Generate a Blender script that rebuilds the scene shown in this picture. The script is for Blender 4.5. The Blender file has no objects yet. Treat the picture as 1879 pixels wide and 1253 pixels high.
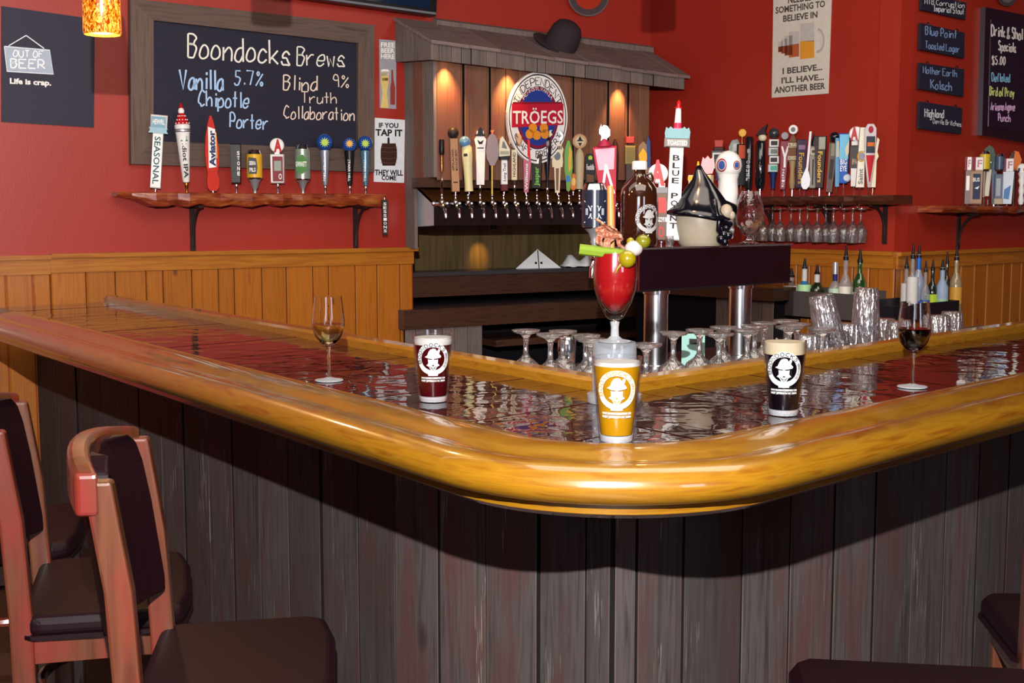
import bpy, bmesh, math, random
from mathutils import Vector, Matrix
random.seed(11)
SC = bpy.context.scene
COL = SC.collection

# ------------------------------------------------------------------ camera
F, CX, CY, YH, ZC = 2300.0, 939.5, 626.5, 390.0, 1.47
PT = math.atan((CY - YH) / F)
cam = bpy.data.cameras.new('camera'); camo = bpy.data.objects.new('camera', cam); COL.objects.link(camo)
camo.location = (0, 0, ZC); camo.rotation_euler = (math.pi / 2 - PT, 0, 0)
cam.sensor_width = 36; cam.lens = F / 1879 * 36; cam.clip_start = .05; cam.clip_end = 60
SC.camera = camo

# ------------------------------------------------------------------ world, lights, exposure
w = bpy.data.worlds.new('world'); SC.world = w; w.use_nodes = True
w.node_tree.nodes['Background'].inputs[0].default_value = (.62, .70, .9, 1)
w.node_tree.nodes['Background'].inputs[1].default_value = .30

def lamp(kind, name, loc, power, color=(1, 1, 1), size=.1, target=None, sy=None, spot=None):
    l = bpy.data.lights.new(name, kind); l.energy = power; l.color = color
    if kind == 'AREA':
        l.size = size
        if sy: l.shape = 'RECTANGLE'; l.size_y = sy
    else: l.shadow_soft_size = size
    if spot: l.spot_size = math.radians(spot); l.spot_blend = .9
    o = bpy.data.objects.new(name, l); COL.objects.link(o); o.location = loc
    if target: o.rotation_euler = (Vector(target) - Vector(loc)).to_track_quat('-Z', 'Y').to_euler()
    return o
lamp('POINT', 'camera_flash', (-.05, 0, ZC + .44), 1120, (1, .97, .95), .012)
lamp('AREA', 'ambient_fill_bar', (.6, 3.2, 3.3), 80, (1, .86, .74), 2.4, (.6, 4.6, 0), 2.2)  # unseen area light, added as ambient fill over the bar
lamp('AREA', 'ambient_fill_wall', (-1.3, 4.0, 3.3), 30, (1, .86, .74), 2.6, (-1.3, 6.4, .9), 1.6)  # ambient fill for the back wall, added without any fixture
lamp('AREA', 'window_light_right', (3.6, -2.6, 1.9), 45, (.75, .86, 1), 1.3, (1.2, 3.5, 1.0), 1.5)
lamp('AREA', 'window_light_left', (-1.4, -3.4, 1.9), 45, (.75, .86, 1), 1.2, (0, 4, 1.1), 1.5)
lamp('AREA', 'ambient_fill_right', (2.6, 4.6, 3.3), 45, (1, .84, .7), 1.6, (2.6, 7.2, 1.2), 1.6)  # added fill to brighten the dim right wall, no visible source
SC.view_settings.view_transform = 'Standard'; SC.view_settings.look = 'None'
SC.view_settings.exposure = 0.0; SC.view_settings.gamma = 1.0; SC.view_settings.use_curve_mapping = False
SC.cycles.max_bounces = 10; SC.cycles.transparent_max_bounces = 24; SC.cycles.caustics_reflective = False
SC.cycles.caustics_refractive = False; SC.cycles.transmission_bounces = 8; SC.cycles.sample_clamp_indirect = 6

# ------------------------------------------------------------------ geometry of the picture
def ray(px, py):
    x = (px - CX) / F; y = -(py - CY) / F
    return (x, math.cos(PT) + y * math.sin(PT), -math.sin(PT) + y * math.cos(PT))
def atz(px, py, z):
    r = ray(px, py); t = (z - ZC) / r[2]; return Vector((r[0] * t, r[1] * t, z))
def atd(px, py, Y):
    r = ray(px, py); t = Y / r[1]; return Vector((r[0] * t, Y, ZC + r[2] * t))
class Plane:
    """vertical plane through p0, heading a degrees; n points to the camera side"""
    def __init__(s, p0, a):
        s.p = Vector((p0[0], p0[1])); s.a = math.radians(a); s.d = Vector((math.cos(s.a), math.sin(s.a)))
        s.n = Vector((s.d.y, -s.d.x))
        if s.n.dot(-s.p) < 0: s.n = -s.n
    def off(s, e): return Plane(s.p + s.n * e, math.degrees(s.a))
    def at(s, px, py, e=0.0):
        p = s.p + s.n * e; r = ray(px, py); n = s.n
        t = p.dot(n) / (n.x * r[0] + n.y * r[1]); return Vector((r[0] * t, r[1] * t, ZC + r[2] * t))
    def al(s, px, e=0.0):           # coordinate along the plane at a pixel column
        q = s.at(px, 450, e); return (Vector((q.x, q.y)) - s.p).dot(s.d)
    def z(s, px, py, e=0.0): return s.at(px, py, e).z
    def P(s, a, e, z): v = s.p + s.d * a + s.n * e; return Vector((v.x, v.y, z))
def meet(A, B):
    p, d, q, e = A.p, A.d, B.p, B.d
    det = -d.x * e.y + e.x * d.y
    t = (-(q.x - p.x) * e.y + (q.y - p.y) * e.x) / det
    return p + d * t
WA = Plane((-1.961, 6.157), 34)
qa = WA.at(1190, 400); WB = Plane((qa.x, qa.y), -50.7)
qa = WB.at(1641, 400); WC = Plane((qa.x, qa.y), 42.5)
def mpp(y, p): return y / F                        # metres per pixel at depth y

# ------------------------------------------------------------------ materials
MATS = {}
def lin(h):
    h = h.lstrip('#'); o = []
    for i in (0, 2, 4):
        c = int(h[i:i + 2], 16) / 255; o.append(c / 12.92 if c < .04045 else ((c + .055) / 1.055) ** 2.4)
    return tuple(o) + (1,)
def nm(name):
    m = bpy.data.materials.new(name); m.use_nodes = True; nt = m.node_tree
    return m, nt, nt.nodes['Principled BSDF']
def pm(h, rough=.45, metal=0, coat=0, var=.12, k=1.0):
    key = (h, rough, metal, coat, k)
    if key in MATS: return MATS[key]
    m, nt, b = nm('painted_' + h.lstrip('#')); c = lin(h); c = (c[0] * k, c[1] * k, c[2] * k, 1)
    n = nt.nodes.new('ShaderNodeTexNoise'); n.inputs['Scale'].default_value = 40; n.inputs['Detail'].default_value = 3
    tc = nt.nodes.new('ShaderNodeTexCoord'); nt.links.new(tc.outputs['Object'], n.inputs['Vector'])
    r = nt.nodes.new('ShaderNodeMix'); r.data_type = 'RGBA'
    r.inputs[6].default_value = tuple(x * (1 - var) for x in c[:3]) + (1,); r.inputs[7].default_value = tuple(min(1, x * (1 + var)) for x in c[:3]) + (1,)
    nt.links.new(n.outputs['Fac'], r.inputs[0]); nt.links.new(r.outputs[2], b.inputs['Base Color'])
    b.inputs['Roughness'].default_value = rough; b.inputs['Metallic'].default_value = metal
    if not metal and not coat: b.inputs['Specular IOR Level'].default_value = .22
    b.inputs['Coat Weight'].default_value = coat
    MATS[key] = m; return m
def emit(h, s, name='glowing'):
    m, nt, b = nm(name); b.inputs['Base Color'].default_value = lin(h); b.inputs['Emission Color'].default_value = lin(h)
    b.inputs['Emission Strength'].default_value = s; return m
def ramp(nt, fac, stops):
    r = nt.nodes.new('ShaderNodeValToRGB'); e = r.color_ramp.elements
    while len(e) < len(stops): e.new(.5)
    for i, (p, h, k) in enumerate(stops):
        c = lin(h); e[i].position = p; e[i].color = (c[0] * k * .66, c[1] * k * .66, c[2] * k * .66, 1)
    nt.links.new(fac, r.inputs[0]); return r
def mixc(nt, a, b, fac, mode='MIX'):
    x = nt.nodes.new('ShaderNodeMix'); x.data_type = 'RGBA'; x.blend_type = mode
    for s, v in ((6, a), (7, b), (0, fac)):
        if isinstance(v, (int, float, tuple)): x.inputs[s].default_value = v
        else: nt.links.new(v, x.inputs[s])
    return x.outputs[2]
def noise(nt, vec, scale, detail=4, dist=0):
    n = nt.nodes.new('ShaderNodeTexNoise'); n.inputs['Scale'].default_value = scale; n.inputs['Detail'].default_value = detail
    n.inputs['Distortion'].default_value = dist; nt.links.new(vec, n.inputs['Vector']); return n.outputs['Fac']
def mapping(nt, vec, scale, rot=(0, 0, 0)):
    m = nt.nodes.new('ShaderNodeMapping'); m.inputs['Scale'].default_value = scale; m.inputs['Rotation'].default_value = rot
    nt.links.new(vec, m.inputs['Vector']); return m.outputs['Vector']
def wood_spec(m, v): m.node_tree.nodes['Principled BSDF'].inputs['Specular IOR Level'].default_value = v
def wood(name, stops, grain=(14, 14, .9), rot=(0, 0, 0), rough=.5, coat=0, bump=.15, vary=.25, streak=None, red=None, knots=None, wave=0, coatr=.06, noisescale=4.0):
    m, nt, b = nm(name); tc = nt.nodes.new('ShaderNodeTexCoord'); oi = nt.nodes.new('ShaderNodeObjectInfo')
    add = nt.nodes.new('ShaderNodeVectorMath'); add.operation = 'ADD'
    sc = nt.nodes.new('ShaderNodeVectorMath'); sc.operation = 'SCALE'; sc.inputs[0].default_value = (7.3, 3.1, 5.7)
    nt.links.new(oi.outputs['Random'], sc.inputs['Scale']); nt.links.new(tc.outputs['Object'], add.inputs[0]); nt.links.new(sc.outputs[0], add.inputs[1])
    v = mapping(nt, add.outputs[0], (1, 1, 1), rot) if rot != (0, 0, 0) else add.outputs[0]
    g = mapping(nt, v, grain)
    f = noise(nt, g, noisescale, 6, .6)
    col = ramp(nt, f, stops).outputs[0]
    if red:
        f2 = noise(nt, mapping(nt, v, (5, 5, 1.4)), 2.2, 3); rr = nt.nodes.new('ShaderNodeMapRange')
        rr.inputs[1].default_value = .46; rr.inputs[2].default_value = .66; nt.links.new(f2, rr.inputs[0])
        col = mixc(nt, col, red, rr.outputs[0])
    if knots:
        vo = nt.nodes.new('ShaderNodeTexVoronoi'); vo.inputs['Scale'].default_value = knots[1]
        nt.links.new(mapping(nt, v, (1, 1, .62)), vo.inputs['Vector'])
        kr = nt.nodes.new('ShaderNodeMapRange'); kr.inputs[1].default_value = knots[2]; kr.inputs[2].default_value = knots[2] * .55
        nt.links.new(vo.outputs['Distance'], kr.inputs[0]); col = mixc(nt, col, knots[0], kr.outputs[0])
    if streak:
        fs = noise(nt, mapping(nt, v, (grain[0] * 9, grain[1] * 9, grain[2] * 6) ), 2.0, 2)
        zone = noise(nt, mapping(nt, v, (6, 6, 1.2)), 1.7, 2)
        mu = nt.nodes.new('ShaderNodeMath'); mu.operation = 'MULTIPLY'; nt.links.new(fs, mu.inputs[0]); nt.links.new(zone, mu.inputs[1])
        sr = nt.nodes.new('ShaderNodeMapRange'); sr.inputs[1].default_value = streak[1]; sr.inputs[2].default_value = streak[1] + .05
        nt.links.new(mu.outputs[0], sr.inputs[0]); col = mixc(nt, col, streak[0], sr.outputs[0])
    hv = nt.nodes.new('ShaderNodeMapRange'); hv.inputs[3].default_value = 1 - vary; hv.inputs[4].default_value = 1 + vary * .8
    nt.links.new(oi.outputs['Random'], hv.inputs[0])
    cx = nt.nodes.new('ShaderNodeCombineXYZ')
    for i in range(3): nt.links.new(hv.outputs[0], cx.inputs[i])
    col = mixc(nt, col, cx.outputs[0], 1.0, 'MULTIPLY')
    nt.links.new(col, b.inputs['Base Color']); b.inputs['Roughness'].default_value = rough
    b.inputs['Coat Weight'].default_value = coat; b.inputs['Coat Roughness'].default_value = coatr
    bp = nt.nodes.new('ShaderNodeBump'); bp.inputs['Strength'].default_value = bump; bp.inputs['Distance'].default_value = .004
    nt.links.new(f, bp.inputs['Height']); nt.links.new(bp.outputs[0], b.inputs['Normal'])
    if wave:
        wv = nt.nodes.new('ShaderNodeBump'); wv.inputs['Strength'].default_value = 1; wv.inputs['Distance'].default_value = wave
        nt.links.new(noise(nt, mapping(nt, tc.outputs['Object'], (1, 1, 1)), 9, 2, .5), wv.inputs['Height']); nt.links.new(wv.outputs[0], b.inputs['Coat Normal'])
    return m
def glass(name, tint=(1, 1, 1), ior=1.5, rough=.0, bump=0, bscale=60, dull=0):
    m, nt, b = nm(name); nt.nodes.remove(b); out = nt.nodes['Material Output']
    t = nt.nodes.new('ShaderNodeBsdfTransparent'); t.inputs[0].default_value = tint + (1,)
    g = nt.nodes.new('ShaderNodeBsdfGlossy'); g.inputs['Roughness'].default_value = rough
    lw = nt.nodes.new('ShaderNodeLayerWeight'); lw.inputs[0].default_value = .5; pw = nt.nodes.new('ShaderNodeMath'); pw.operation = 'POWER'; pw.inputs[1].default_value = 3.0
    nt.links.new(lw.outputs['Facing'], pw.inputs[0]); fr = nt.nodes.new('ShaderNodeMapRange'); f0 = ((ior - 1) / (ior + 1)) ** 2; fr.inputs[3].default_value = f0; fr.inputs[4].default_value = .85
    nt.links.new(pw.outputs[0], fr.inputs[0])
    mx = nt.nodes.new('ShaderNodeMixShader'); nt.links.new(fr.outputs[0], mx.inputs[0]); nt.links.new(t.outputs[0], mx.inputs[1]); nt.links.new(g.outputs[0], mx.inputs[2])
    if bump:
        tc = nt.nodes.new('ShaderNodeTexCoord'); bp = nt.nodes.new('ShaderNodeBump'); bp.inputs['Strength'].default_value = bump; bp.inputs['Distance'].default_value = .004
        nt.links.new(noise(nt, tc.outputs['Object'], bscale, 3), bp.inputs['Height']); nt.links.new(bp.outputs[0], g.inputs['Normal']); nt.links.new(bp.outputs[0], lw.inputs['Normal'])
    last = mx.outputs[0]
    if dull:
        df = nt.nodes.new('ShaderNodeBsdfDiffuse'); df.inputs[0].default_value = (.75, .8, .85, 1); m2 = nt.nodes.new('ShaderNodeMixShader'); m2.inputs[0].default_value = dull
        nt.links.new(last, m2.inputs[1]); nt.links.new(df.outputs[0], m2.inputs[2]); last = m2.outputs[0]
    nt.links.new(last, out.inputs[0]); return m
def wallpaint(name, h, k=1.0):
    m, nt, b = nm(name); tc = nt.nodes.new('ShaderNodeTexCoord')
    f = noise(nt, tc.outputs['Object'], 1.6, 4); c = lin(h); c = [x * k for x in c[:3]]
    r = nt.nodes.new('ShaderNodeMix'); r.data_type = 'RGBA'; r.inputs[6].default_value = (c[0] * .85, c[1] * .8, c[2] * .8, 1); r.inputs[7].default_value = (c[0] * 1.1, c[1] * 1.25, c[2] * 1.25, 1)
    nt.links.new(f, r.inputs[0]); nt.links.new(r.outputs[2], b.inputs['Base Color']); b.inputs['Roughness'].default_value = .42
    bp = nt.nodes.new('ShaderNodeBump'); bp.inputs['Strength'].default_value = .25; bp.inputs['Distance'].default_value = .002
    nt.links.new(noise(nt, tc.outputs['Object'], 160, 2), bp.inputs['Height']); nt.links.new(bp.outputs[0], b.inputs['Normal'])
    return m
def liquid(name, h, trans=.0, emis=0, rough=.15, k=1, bub=None):
    m, nt, b = nm(name); c = lin(h); c = (c[0] * k, c[1] * k, c[2] * k, 1)
    b.inputs['Base Color'].default_value = c; b.inputs['Roughness'].default_value = rough
    b.inputs['Transmission Weight'].default_value = trans; b.inputs['IOR'].default_value = 1.33; b.inputs['Coat Weight'].default_value = .5
    if bub:
        tc = nt.nodes.new('ShaderNodeTexCoord'); f = noise(nt, tc.outputs['Object'], 90, 5); d = lin(bub)
        nt.links.new(mixc(nt, c, d, f), b.inputs['Base Color'])
    return m

K = .42   # nearby base colours are scaled down to offset the flash falloff
MRED = wallpaint('red_wall_paint', '#ac2c1f', .78)
MREDC = wallpaint('red_wall_paint_side', '#a82c1c', .8)
MWAIN = wood('orange_pine', [(.3, '#b5651c', 1), (.55, '#cc7a24', 1), (.75, '#a85514', 1)], (22, 22, .8), rough=.35, coat=.3, vary=.12, bump=.08, knots=((.16, .05, .012, 1), 5, .09), coatr=.2)
MWCAP = wood('orange_pine_cap', [(.3, '#b5651c', 1), (.6, '#d08328', 1)], (1.2, 1.2, 22), rough=.35, coat=.3, vary=.08, bump=.05, coatr=.2)
MRAIL = wood('golden_oak_rail', [(.25, '#a85a0a', .42), (.5, '#d8981e', .42), (.72, '#bd7a14', .42)], (2.2, 2.2, 30), rough=.3, coat=1, vary=0, bump=.05, coatr=.07, noisescale=3)
MRAILI = wood('golden_pine_inner_rail', [(.25, '#a8680e', .6), (.55, '#c98c1c', .6), (.75, '#a0600c', .6)], (4, 4, 30), rough=.35, coat=.9, vary=0, bump=.05)
MTOPL = wood('mahogany_plank_left', [(.25, '#1c0a08', .6), (.5, '#46170f', .6), (.75, '#2a0e0a', .6)], (2, 40, 8), rot=(0, 0, math.radians(-44)), rough=.35, coat=1, vary=.45, bump=.1, wave=.0022, coatr=.02)
MTOPR = wood('mahogany_plank_right', [(.25, '#1c0a08', .6), (.5, '#46170f', .6), (.75, '#2a0e0a', .6)], (2, 40, 8), rot=(0, 0, math.radians(-125)), rough=.35, coat=1, vary=.45, bump=.1, wave=.0022, coatr=.02)
for m_ in (MTOPL, MTOPR): wood_spec(m_, .05)
MBARN = wood('weathered_barn_board', [(.28, '#3c3030', .42), (.5, '#786a68', .42), (.72, '#4c4042', .42)], (12, 12, .7), rough=.85, vary=.45, bump=.5, streak=((.16, .145, .13, 1), .40), red=(.05, .02, .018, 1), knots=((.018, .008, .008, 1), 4.2, .15))
MHOOD = wood('reclaimed_hood_board', [(.25, '#5a3a2c', 1.25), (.5, '#80563f', 1.25), (.75, '#66463a', 1.25)], (16, 16, .8), rough=.7, vary=.22, bump=.4, red=(.16, .05, .035, 1), knots=((.1, .03, .02, 1), 3.5, .1))
MHOODG = wood('grey_reclaimed_board', [(.25, '#5c5150', 1.2), (.5, '#7d6f6b', 1.2), (.75, '#64584f', 1.2)], (16, 16, .8), rough=.85, vary=.2, bump=.5)
MROOF = wood('grey_roof_board', [(.25, '#57484a', 1.45), (.5, '#806e6c', 1.45), (.75, '#65513f', 1.45)], (1, 8, 8), rot=(0, 0, math.radians(-34)), rough=.85, vary=.2, bump=.4)
MFRAME = wood('grey_brown_frame_board', [(.25, '#5a463c', .9), (.5, '#7c665a', .9), (.75, '#66504a', .9)], (.9, .9, 18), rough=.8, vary=.15, bump=.5)
MFRAMEV = wood('grey_brown_frame_upright', [(.25, '#5a463c', .9), (.5, '#7c665a', .9), (.75, '#66504a', .9)], (16, 16, .9), rough=.8, vary=.12, bump=.5)
MSHELF = wood('live_edge_red_wood', [(.25, '#5a1e10', 1), (.5, '#a0421e', 1), (.78, '#c27838', 1)], (3, 3, 14), rough=.35, coat=.5, vary=.1, bump=.5, coatr=.2)
MSHELFD = wood('dark_live_edge_wood', [(.25, '#2c1511', 1), (.5, '#5c2c1e', 1), (.78, '#40301c', 1)], (3, 3, 14), rough=.35, coat=.5, vary=.1, bump=.5, coatr=.2)
MDARKW = wood('dark_stained_wood', [(.25, '#2e1a14', 1.3), (.5, '#4d3022', 1.3), (.75, '#3a261a', 1.3)], (2, 2, 20), rough=.4, coat=.2, vary=.1, bump=.1)
MCHERRY = wood('cherry_chair_wood', [(.25, '#8c3a24', .16), (.5, '#c07048', .16), (.75, '#9c4630', .16)], (10, 10, .8), rough=.3, coat=.6, vary=.12, bump=.05, red=(.09, .009, .006, 1), coatr=.15)
MCOLM = pm('#eceef4', .2, 1)
MEDGE = pm('#1c1412', .9, k=.3); MSEAMSHADEO = pm('#6a3410', .7, k=.5)  # board side faces: shade of the seams put into the colour
MPAD = pm('#2a1016', .38, k=.7)
MIRON = pm('#2a1c1c', .5)
MCHROME = pm('#e6e8ee', .09, 1); MSTEEL = pm('#b4b8c0', .25, 1); MBRASS = pm('#b07a34', .3, 1)
MBLACK = pm('#131118', .3); MGLOSSB = pm('#0c0810', .05, 0, 1)
MWHITE = pm('#ece8e4', .5); MCHALK = pm('#232232', .6); MSLATE = pm('#1b1c30', .25, 0, .5)
def refract(name, ior=1.45, rough=0, bump=0, bscale=80, tint=(1, 1, 1, 1), white=0, glint=0):
    m, nt, b = nm(name); nt.nodes.remove(b); g = nt.nodes.new('ShaderNodeBsdfGlass'); g.inputs['IOR'].default_value = ior; g.inputs['Roughness'].default_value = rough; g.inputs['Color'].default_value = tint
    if bump:
        tc = nt.nodes.new('ShaderNodeTexCoord'); bp = nt.nodes.new('ShaderNodeBump'); bp.inputs['Strength'].default_value = bump; bp.inputs['Distance'].default_value = .004
        nt.links.new(noise(nt, tc.outputs['Object'], bscale, 2), bp.inputs['Height']); nt.links.new(bp.outputs[0], g.inputs['Normal'])
    last = g.outputs[0]
    if glint:
        gg = nt.nodes.new('ShaderNodeBsdfGlossy'); gg.inputs['Roughness'].default_value = .1; mg = nt.nodes.new('ShaderNodeMixShader'); mg.inputs[0].default_value = glint
        b2 = nt.nodes.new('ShaderNodeBump'); b2.inputs['Strength'].default_value = 1; b2.inputs['Distance'].default_value = .006; nt.links.new(noise(nt, mapping(nt, tc.outputs['Object'], (1.6, 1.6, .3)), bscale, 2), b2.inputs['Height']); nt.links.new(b2.outputs[0], gg.inputs['Normal'])
        nt.links.new(last, mg.inputs[1]); nt.links.new(gg.outputs[0], mg.inputs[2]); last = mg.outputs[0]
    if white:
        df = nt.nodes.new('ShaderNodeBsdfDiffuse'); df.inputs[0].default_value = (.8, .85, .9, 1); mx = nt.nodes.new('ShaderNodeMixShader'); mx.inputs[0].default_value = white
        nt.links.new(last, mx.inputs[1]); nt.links.new(df.outputs[0], mx.inputs[2]); last = mx.outputs[0]
    nt.links.new(last, nt.nodes['Material Output'].inputs[0]); return m
MGL = refract('clear_glass', 1.4)
MGLF = refract('glass_foot', 1.45, .05, 0, 80, (1, 1, 1, 1), .25)
MGLT = refract('ribbed_tumbler_glass', 1.45, .03, .7, 90, (1, 1, 1, 1), .03, .16)
MGLS = refract('stemware_glass', 1.45, .03, .5, 70, (1, 1, 1, 1), .03, .12)
MGLP = glass('pint_glass', (.99, .99, 1), 1.5)

# ------------------------------------------------------------------ mesh builder
def prop(o, label=None, cat=None, group=None, kind=None):
    if label: o['label'] = label
    if cat: o['category'] = cat
    if group: o['group'] = group
    if kind: o['kind'] = kind
    return o
class MB:
    def __init__(s, M=None): s.v = []; s.f = []; s.mi = []; s.sm = []; s.M = M
    def add(s, vs, fs, mi=0, smooth=False):
        n = len(s.v)
        for p in vs:
            p = Vector(p); s.v.append(s.M @ p if s.M else p)
        for f in fs: s.f.append([i + n for i in f]); s.mi.append(mi); s.sm.append(smooth)
        return s
    def box(s, x0, x1, y0, y1, z0, z1, mi=0):
        return s.add([(x, y, z) for z in (z0, z1) for y in (y0, y1) for x in (x0, x1)],
              [(0, 2, 3, 1), (4, 5, 7, 6), (0, 1, 5, 4), (2, 6, 7, 3), (0, 4, 6, 2), (1, 3, 7, 5)], mi)
    def bbox(s, x0, x1, y0, y1, z0, z1, b, mi=0):     # box with chamfered vertical+front edges (prism of an octagon in xz)
        pts = [(x0 + b, z0), (x1 - b, z0), (x1, z0 + b), (x1, z1 - b), (x1 - b, z1), (x0 + b, z1), (x0, z1 - b), (x0, z0 + b)]
        return s.prism(pts, y0, y1, mi, b * .6)
    def prism(s, pts, y0, y1, mi=0, bev=0, smooth=False):   # polygon in xz, extruded over y0 (front) .. y1
        n = len(pts); a = sum(pts[i][0] * pts[(i + 1) % n][1] - pts[(i + 1) % n][0] * pts[i][1] for i in range(n))
        if a < 0: pts = pts[::-1]
        if bev:
            cx = sum(p[0] for p in pts) / n; cz = sum(p[1] for p in pts) / n
            R = max(math.hypot(p[0] - cx, p[1] - cz) for p in pts); k = max(.5, 1 - bev / R)
            fr = [(cx + (p[0] - cx) * k, y0, cz + (p[1] - cz) * k) for p in pts]
            vs = fr + [(p[0], y0 + bev, p[1]) for p in pts] + [(p[0], y1, p[1]) for p in pts]
            fs = [list(range(n)), list(range(3 * n - 1, 2 * n - 1, -1))]
            for l in (0, 1):
                for i in range(n): fs.append((l * n + i, l * n + n + i, l * n + n + (i + 1) % n, l * n + (i + 1) % n))
        else:
            vs = [(p[0], y0, p[1]) for p in pts] + [(p[0], y1, p[1]) for p in pts]
            fs = [list(range(n)), list(range(2 * n - 1, n - 1, -1))] + [(i, n + i, n + (i + 1) % n, (i + 1) % n) for i in range(n)]
        return s.add(vs, fs, mi, smooth)
    def slab(s, pts, z0, z1, mi=0):                    # polygon in xy extruded over z
        n = len(pts); a = sum(pts[i][0] * pts[(i + 1) % n][1] - pts[(i + 1) % n][0] * pts[i][1] for i in range(n))
        if a < 0: pts = pts[::-1]
        return s.add([(p[0], p[1], z0) for p in pts] + [(p[0], p[1], z1) for p in pts],
              [list(range(n - 1, -1, -1)), list(range(n, 2 * n))] + [(i, (i + 1) % n, n + (i + 1) % n, n + i) for i in range(n)], mi)
    def quad(s, a, b, c, d, mi=0): return s.add([a, b, c, d], [(0, 1, 2, 3)], mi)
    def hexa(s, q0, q1, mi=0):                         # two quads (near, far) joined to a solid
        return s.add(list(q0) + list(q1), [(3, 2, 1, 0), (4, 5, 6, 7), (0, 1, 5, 4), (1, 2, 6, 5), (2, 3, 7, 6), (3, 0, 4, 7)], mi)
    def lathe(s, prof, seg=20, c=(0, 0, 0), mi=0, smooth=True, sx=1, sy=1, fl=0):
        vs = []; fs = []; n = len(prof)
        for r, z in prof:
            for i in range(seg):
                a = 2 * math.pi * i / seg; q = r * (1 + (fl if i % 2 else 0))
                vs.append((c[0] + q * math.cos(a) * sx, c[1] + q * math.sin(a) * sy, c[2] + z))
        for j in range(n - 1):
            for i in range(seg):
                k = (i + 1) % seg; fs.append((j * seg + i, j * seg + k, (j + 1) * seg + k, (j + 1) * seg + i))
        if prof[0][0] > 1e-5: fs.append(list(range(seg - 1, -1, -1)))
        if prof[-1][0] > 1e-5: fs.append([(n - 1) * seg + i for i in range(seg)])
        return s.add(vs, fs, mi, smooth)
    def ball(s, c, r, rz=None, ry=None, seg=14, mi=0):
        rz = rz or r; n = 8
        return s.lathe([(r * math.sin(math.pi * i / n) + (1e-6), -rz * math.cos(math.pi * i / n)) for i in range(n + 1)], seg, c, mi, True, 1, (ry or r) / r)
    def tube(s, path, r, seg=8, mi=0, closed=False, rs=None):
        P = [Vector(p) for p in path]; n = len(P); vs = []; fs = []; up = Vector((0, 0, 1)); prev = None
        for i, p in enumerate(P):
            if closed: t = (P[(i + 1) % n] - P[i - 1]).normalized()
            else: t = (P[min(i + 1, n - 1)] - P[max(i - 1, 0)]).normalized()
            if prev is None: a = t.cross(up) if abs(t.z) < .95 else t.cross(Vector((0, 1, 0)))
            else: a = prev - t * prev.dot(t)
            a.normalize(); b = t.cross(a); prev = a
            q = rs[i] if rs else r
            for k in range(seg):
                g = 2 * math.pi * k / seg; vs.append(p + a * math.cos(g) * q + b * math.sin(g) * q)
        for i in range(n if closed else n - 1):
            for k in range(seg):
                l = (k + 1) % seg; j = (i + 1) % n; fs.append((i * seg + k, i * seg + l, j * seg + l, j * seg + k))
        if not closed: fs += [list(range(seg - 1, -1, -1)), [(n - 1) * seg + k for k in range(seg)]]
        return s.add(vs, fs, mi, True)
    def sweep(s, prof, path, dirs, mi=0, smooth=True, close=True):
        """profile (out, z) swept on xy path with outward dirs"""
        m = len(prof); vs = []; fs = []
        for p, d in zip(path, dirs):
            for o, z in prof: vs.append((p[0] + d[0] * o, p[1] + d[1] * o, z))
        for i in range(len(path) - 1):
            for k in range(m): l = (k + 1) % m; fs.append((i * m + k, i * m + l, (i + 1) * m + l, (i + 1) * m + k))
        fs += [list(range(m)), [(len(path) - 1) * m + k for k in range(m - 1, -1, -1)]]
        return s.add(vs, fs, mi, smooth)
    def build(s, name, mats, parent=None, sharp=40, fix=True):
        me = bpy.data.meshes.new(name); me.from_pydata([tuple(v) for v in s.v], [], s.f)
        if not isinstance(mats, (list, tuple)): mats = [mats]
        for m in mats: me.materials.append(m)
        me.polygons.foreach_set('material_index', s.mi); me.polygons.foreach_set('use_smooth', s.sm)
        if fix:
            bm = bmesh.new(); bm.from_mesh(me); bmesh.ops.recalc_face_normals(bm, faces=bm.faces); bm.to_mesh(me); bm.free()
        if any(s.sm): me.set_sharp_from_angle(angle=math.radians(sharp))
        me.update()
        o = bpy.data.objects.new(name, me); COL.objects.link(o)
        if parent: o.parent = parent
        return o
def empty(name, loc=(0, 0, 0), rz=0, label=None, cat=None, group=None, kind=None):
    o = bpy.data.objects.new(name, None); COL.objects.link(o); o.location = loc; o.rotation_euler = (0, 0, rz); o.empty_display_size = .05
    return prop(o, label, cat, group, kind)
def copy_tree(o, parent=None):
    c = o.copy(); COL.objects.link(c); c.parent = parent
    for ch in list(o.children): copy_tree(ch, c)
    return c

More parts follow.
